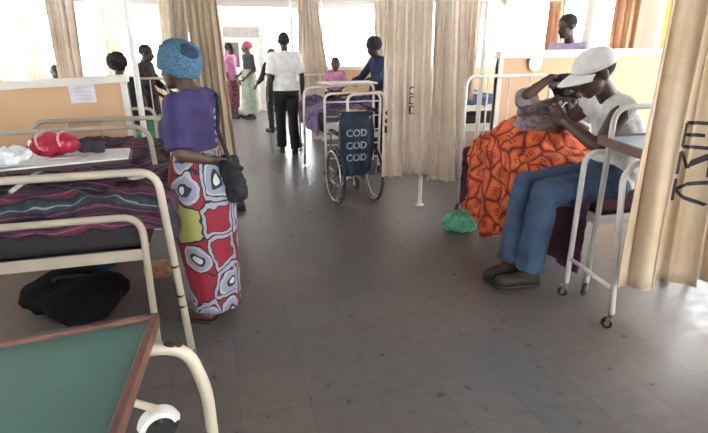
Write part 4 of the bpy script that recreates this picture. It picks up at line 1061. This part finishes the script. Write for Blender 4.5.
# man in white shirt walking away
k = 1.03
J = place(stand(k, knL=(-.085, .10, .52), anL=(-.085, .10, .09), toL=(-.09, .25, .035), knR=(.085, .0, .50), anR=(.085, -.12, .10), toR=(.09, .02, .035), wrL=(-.25, .0, .85), wrR=(.25, .04, .86), elL=(-.23, -.05, 1.11), elR=(.235, -.05, 1.11)), (1.04, 7.42), 90)
t, _ = person('man in white short-sleeved shirt and black trousers walking away down the aisle', J, k, (0, 1, -.1), skin=SKIN2, vox=.009, garments=[('shirt', WHITEC, dict(sleeve=.85, hem=.05, g=.022, cut=((1.04, 7.42, .95), (0, 0, 1)))), ('trousers', BLACKC, dict(g=.016, flare=1.25))], hair=dict(s=(.080, .096, .085, -.014, .034), w=.002), shoes=mat('black_leather', (.015, .014, .014), .35))
b = BM(); w = J['wrL']+V((-.01, .0, -.10)); ecap(b, w+V((0, -.04, 0)), w+V((0, .05, -.015)), .04, .035, (0, 0, 1), .6); b = fuse(b, .008, 2, .005, 14.)
o = obj('pouch', b, BLACKC); props(o, 'small black pouch in left hand of man in white shirt', 'pouch')

# two women by the far door
PINKC = mat('pink_cotton', (.62, .25, .42), .8, var=.2, scale=10)
k = .97
J = place(stand(k), (.42, 11.75), -30)
person('woman in pink top and dark patterned wrap by the far door', J, k, (.8, -.3, 0), skin=SKIN, vox=.012, hands=True, garments=[('shirt', PINKC, dict(sleeve=1.1)), ('wrap', orange_print('maroon_print', (.30, .10, .16), (.05, .01, .02), 9), dict(z1=.95, z0=.25, r1=.16, rm=.20, r0=.16))], hair=dict(w=.012), eyes=False)
k = .985
J = place(stand(k, wrL=(-.20, .16, .95), wrR=(.16, .18, .98)), (.79, 11.5), 200)
t, _ = person('woman in red headscarf, black top and pale green wrap by the far door', J, k, (-.9, -.2, 0), skin=SKIN, vox=.012, garments=[('shirt', mat('charcoal_knit', (.03, .03, .04), .85), dict(sleeve=1.2)), ('wrap', mat('sage_green_cloth', (.27, .31, .25), .85, var=.25, scale=9), dict(z1=1.12, z0=.14, r1=.16, rm=.22, r0=.24))], eyes=False)
b = BM(); ell(b, J['head']+V((.02, 0, .04)), (-1, 0, 0), (0, 0, 1), (.09, .108, .095)); ell(b, J['head']+V((.10, 0, .03)), (1, 0, 0), (0, 0, 1), (.04, .04, .04)); b = fuse(b, .01, 2, .006, 20.); o = obj('headscarf', b, mat('dusty_red_cloth', (.38, .07, .11), .8)); props(o, 'dusty red headscarf on woman in pale green wrap', 'headscarf')
# person in black half hidden by the walking man
k = .9
J = place(stand(k, wrL=(-.28, .22, .98), elL=(-.26, .06, 1.12)), (1.10, 9.5), 120)
person('person dressed in black half hidden behind man in white shirt', J, k, (-.5, .8, -.3), skin=SKIN2, vox=.012, garments=[('shirt', BLACKC, dict(sleeve=1.7, hem=.2)), ('trousers', BLACKC, {})], hair={}, eyes=False)
# far left group
k = .935
J = place(stand(k, wrL=(-.16, .32, .98), wrR=(.16, .30, .96), elL=(-.24, .05, 1.12), elR=(.24, .06, 1.12), head=(0, .05, 1.575)), (-.92, 7.75), -20)
person('woman all in black standing by bed with green blanket, at left post', J, k, (.9, -.2, -.15), skin=SKIN2, vox=.011, garments=[('shirt', mat('black_brown_top', (.022, .012, .012), .85), dict(sleeve=1.4, hem=.1)), ('wrap', BLACKC, dict(z1=.98, z0=.12, r0=.2))], hair=dict(w=.008), eyes=False)
def seated(k, z, base, yaw, **ov):
    s = stand(k, pelvis=(0, 0, .12), chest=(0, .0, .41), neck=(0, -.0, .61), head=(0, .03, .755), shL=(-.17, 0, .56), shR=(.17, 0, .56), elL=(-.22, .02, .29), elR=(.22, .02, .29), wrL=(-.14, .24, .19), wrR=(.14, .24, .19),
              hipL=(-.09, .02, .09), hipR=(.09, .02, .09), knL=(-.11, .44, .09), knR=(.11, .44, .09), anL=(-.11, .84, .09), anR=(.11, .84, .09), toL=(-.12, .90, .19), toR=(.12, .90, .19))
    s.update({a: V(b)*k for a, b in ov.items()})
    J = place(s, base, yaw)
    for a in J: J[a].z += z
    return J
J = seated(.97, .64, (-1.0, 6.1), 100)
t, _ = person('person with dark hair sitting on green blanket bed, only head above partition', J, .97, (.1, 1, 0), skin=SKIN2, vox=.012, garments=[('shirt', BLACKC, {}), ('trousers', DENIM, dict(len=.9))], hair=dict(s=(.105, .105, .10, -.02, .03), w=.014), eyes=False, hands=False)
J = place(stand(.80), (-1.80, 6.75), -90)
person('small dark-haired child peeking over peach partition, left of taped note', J, .80, (.3, -1, 0), skin=SKIN2, vox=.012, garments=[('shirt', PINKC, {}), ('trousers', BLACKC, {})], hair={}, eyes=False, hands=False)
# far bed visitors
NAVC = mat('navy_shirt_cloth', (.02, .035, .09), .8)
J = place(stand(.985, head=(0, .09, 1.575), neck=(0, .04, 1.44), elL=(-.22, .16, 1.16), wrL=(-.18, .42, 1.10), elR=(.22, .16, 1.15), wrR=(.14, .42, 1.08)), (2.36, 7.0), 195)
person('person in dark navy top with dark headwrap leaning over far bed', J, .985, (-.9, -.2, -.35), skin=SKIN2, vox=.011, garments=[('shirt', NAVC, dict(sleeve=1.7, hem=.12)), ('trousers', BLACKC, {})], hair=dict(s=(.092, .115, .105, -.02, .045), w=.012, name='headwrap', m=mat('dark_wrap_cloth', (.03, .025, .035), .9)), eyes=False)
J = seated(.62, .86, (1.72, 7.05), -110)
person('small child in pink sitting on far bed beside person in navy', J, .62, (-.3, -.9, 0), skin=SKIN, vox=.01, garments=[('shirt', PINKC, dict(sleeve=1.4)), ('trousers', BLACKC, {})], hair={}, eyes=False, shoes=None, hk=1.45, slim=.85)
# person beyond the partition, right
J = place(stand(1.12, head=(-.0, .06, 1.585)), (3.99, 5.0), 200)
person('person in pale lavender shirt standing beyond tall peach partition by window', J, 1.08, (-.9, -.1, -.25), skin=SKIN2, vox=.012, slim=.85, garments=[('shirt', mat('lavender_cloth', (.52, .42, .62), .8), dict(sleeve=.8)), ('trousers', BLACKC, {})], hair=dict(s=(.080, .097, .087, -.014, .034), w=.003), eyes=False, hands=False)

# patient on the bed
GREYC = mat('grey_print_top', (.26, .22, .24), .9, var=.45, scale=24, bump=.3)
k = 1.02
J = {n: V(p) for n, p in dict(pelvis=(2.46, 3.50, .80), chest=(2.42, 3.27, 1.01), neck=(2.43, 3.12, 1.14), head=(2.47, 3.03, 1.225), shL=(2.58, 3.20, 1.12), shR=(2.28, 3.22, 1.10),
    elL=(2.66, 3.02, .98), wrL=(2.50, 2.96, 1.05), elR=(2.18, 3.10, 1.22), wrR=(2.37, 3.10, 1.345), hipL=(2.54, 3.46, .80), hipR=(2.38, 3.46, .80), knL=(2.66, 3.10, .70), knR=(2.45, 3.02, .70), anL=(2.72, 3.30, .72), anR=(2.44, 3.3, .70), toL=(2.74, 3.18, .70), toR=(2.44, 3.16, .70)).items()}
t, _ = person('patient in grey patterned top hunched on bed under orange blanket, arm over head', J, k, (.55, -.55, -.5), (.3, .2, 1), skin=SKIN, vox=.0065, slim=.92,
    garments=[('shirt', GREYC, dict(sleeve=.95, hem=.02, g=.026, wr=.012, fold=.006)), ], hair=dict(s=(.088, .105, .092, -.022, .036), w=.016), shoes=None, base=(2.46, 3.4, .70), handdir={'R': (.65, -.25, -.1), 'L': (-.4, -.3, .5)})
b = BM(); ell(b, J['head']+V((-.035, .02, .075)), (.5, -.5, .1), (-.3, .1, 1), (.075, .10, .03)); b = fuse(b, .006, 1, .012, 22., .004, 5)
o = obj('head_cloth', b, mat('grey_floral_cloth', (.22, .17, .17), .9, var=.6, scale=30)); props(o, 'grey patterned cloth on head of patient, under raised hand', 'headscarf')

# man in white cap, sleeveless white top and jeans
k = 1.16
J = {n: V(p) for n, p in dict(pelvis=(2.56, 2.60, .72), chest=(2.54, 2.58, 1.02), neck=(2.41, 2.55, 1.25), head=(2.25, 2.54, 1.40), shL=(2.36, 2.39, 1.20), shR=(2.42, 2.73, 1.19),
    elL=(2.24, 2.40, .965), wrL=(2.17, 2.64, 1.09), elR=(2.36, 2.94, 1.0), wrR=(2.32, 2.86, 1.10), hipL=(2.44, 2.47, .68), hipR=(2.46, 2.68, .68), knL=(1.97, 2.50, .665), knR=(1.99, 2.72, .67), anL=(1.93, 2.50, .13), anR=(1.89, 2.66, .13), toL=(1.745, 2.52, .065), toR=(1.73, 2.63, .065)).items()}
JEANS = DENIM
t, _ = person('man in white cap, sleeveless white top and blue jeans sitting on bed edge feeding patient', J, k, (-.90, .20, -.42), (-.42, .05, .9), skin=SKIN, vox=.0065,
    garments=[('shirt', WHITEC, dict(sleeve=0, hem=.06, g=.020, wr=.009, fold=.004, name='sleeveless_top')), ('trousers', JEANS, dict(g=.016, flare=1.3, len=.98, wr=.008, fold=.004, name='jeans'))], hair=dict(s=(.079, .095, .08, -.012, .030), w=.001),
    shoes=mat('worn_brown_shoe', (.022, .015, .012), .7), hcurl=.75, handdir={'L': (-.45, .75, .45), 'R': (-.5, -.1, .5)}, base=(2.46, 2.60, .68))
k_ = k; k = k*1.08
cap = thing('cap', 'white baseball cap on man in sleeveless white top', 'cap', tuple(J['head']))
h = J['head']; f = V((-.90, .20, -.42)).normalized(); u = V((-.42, .05, .9)); u = (u-f*u.dot(f)).normalized(); s = f.cross(u)
b = BM(); rr = []
for i in range(9):
    a = PI/2*i/8; z = .028+.088*math.sin(a); r_ = math.cos(a)**.75
    rr.append([h-f*.006+u*z*k+f*.108*k*max(.01, r_)*math.cos(2*PI*j/32)+s*.090*k*max(.01, r_)*math.sin(2*PI*j/32) for j in range(32)])
loft(b, rr); cc = obj('cap_crown', b, WHITEC, cap)
b = BM(); top_, bot_ = [], []
for i in range(13):
    a = -1.15+2.3*i/12; row = []
    for j in range(7):
        q = j/6; r0 = .100+.085*q*math.cos(a*.95)**.5
        row.append(h-f*.006+f*r0*k*math.cos(a)*1.04+s*.088*k*math.sin(a)*(1+.05*q)+u*(.034-.022*q*q-.02*abs(math.sin(a))**2)*k)
    top_.append(row)
vt = [[b.verts.new(p+u*.003) for p in r_] for r_ in top_]; vb = [[b.verts.new(p-u*.003) for p in r_] for r_ in top_]
for i in range(12):
    for j in range(6):
        b.faces.new((vt[i][j], vt[i+1][j], vt[i+1][j+1], vt[i][j+1])); b.faces.new((vb[i][j], vb[i][j+1], vb[i+1][j+1], vb[i+1][j]))
    b.faces.new((vt[i][6], vt[i+1][6], vb[i+1][6], vb[i][6])); b.faces.new((vt[i][0], vb[i][0], vb[i+1][0], vt[i+1][0]))
for i in (0, 12):
    for j in range(6): b.faces.new((vt[i][j], vt[i][j+1], vb[i][j+1], vb[i][j]))
obj('cap_brim', b, WHITEC, cap)
b = BM(); lathe(b, [(.001, .121), (.008, .119), (.009, .114)], h-f*.006, u, 12); obj('cap_button', b, WHITEC, cc)
b = BM(); q = random.Random(9)
for i in range(3):
    p = V((2.585, 2.53, 1.16-.03*i)); tube(b, [p+V((q.uniform(-.03, .03), 0, q.uniform(-.012, .012))) for _ in range(5)], .002, 5)
b.free()
k = k_
b = BM(); ecap(b, (2.20, 2.74, 1.17), (2.36, 2.90, 1.18), .004, .004); ell(b, (2.375, 2.915, 1.18), (1, 1, 0), (0, 0, 1), (.012, .02, .005)); o = obj('feeding_spoon', b, STEEL); props(o, 'small spoon held by man in white cap at mouth of patient', 'spoon')

# ------------------------------------------------------------------ light, camera
w = bpy.data.worlds.new('sky'); SC.world = w; w.use_nodes = True
bg = w.node_tree.nodes['Background']; bg.inputs[0].default_value = (.93, .97, 1, 1); bg.inputs[1].default_value = 10.0
cd = bpy.data.cameras.new('camera'); co = bpy.data.objects.new('camera', cd); COL.objects.link(co); SC.camera = co
p = math.atan(168/480); th = math.atan(144*math.cos(p)/480)
co.location = (0, 0, 1.54); co.rotation_euler = (PI/2-p, 0, -th)
cd.sensor_fit = 'HORIZONTAL'; cd.sensor_width = 36; cd.lens = 36*480/708; cd.clip_start = .05; cd.clip_end = 100
SC.view_settings.view_transform = 'Standard'; SC.view_settings.look = 'None'; SC.view_settings.gamma = 1; SC.view_settings.exposure = .78
SC.view_settings.use_curve_mapping = False
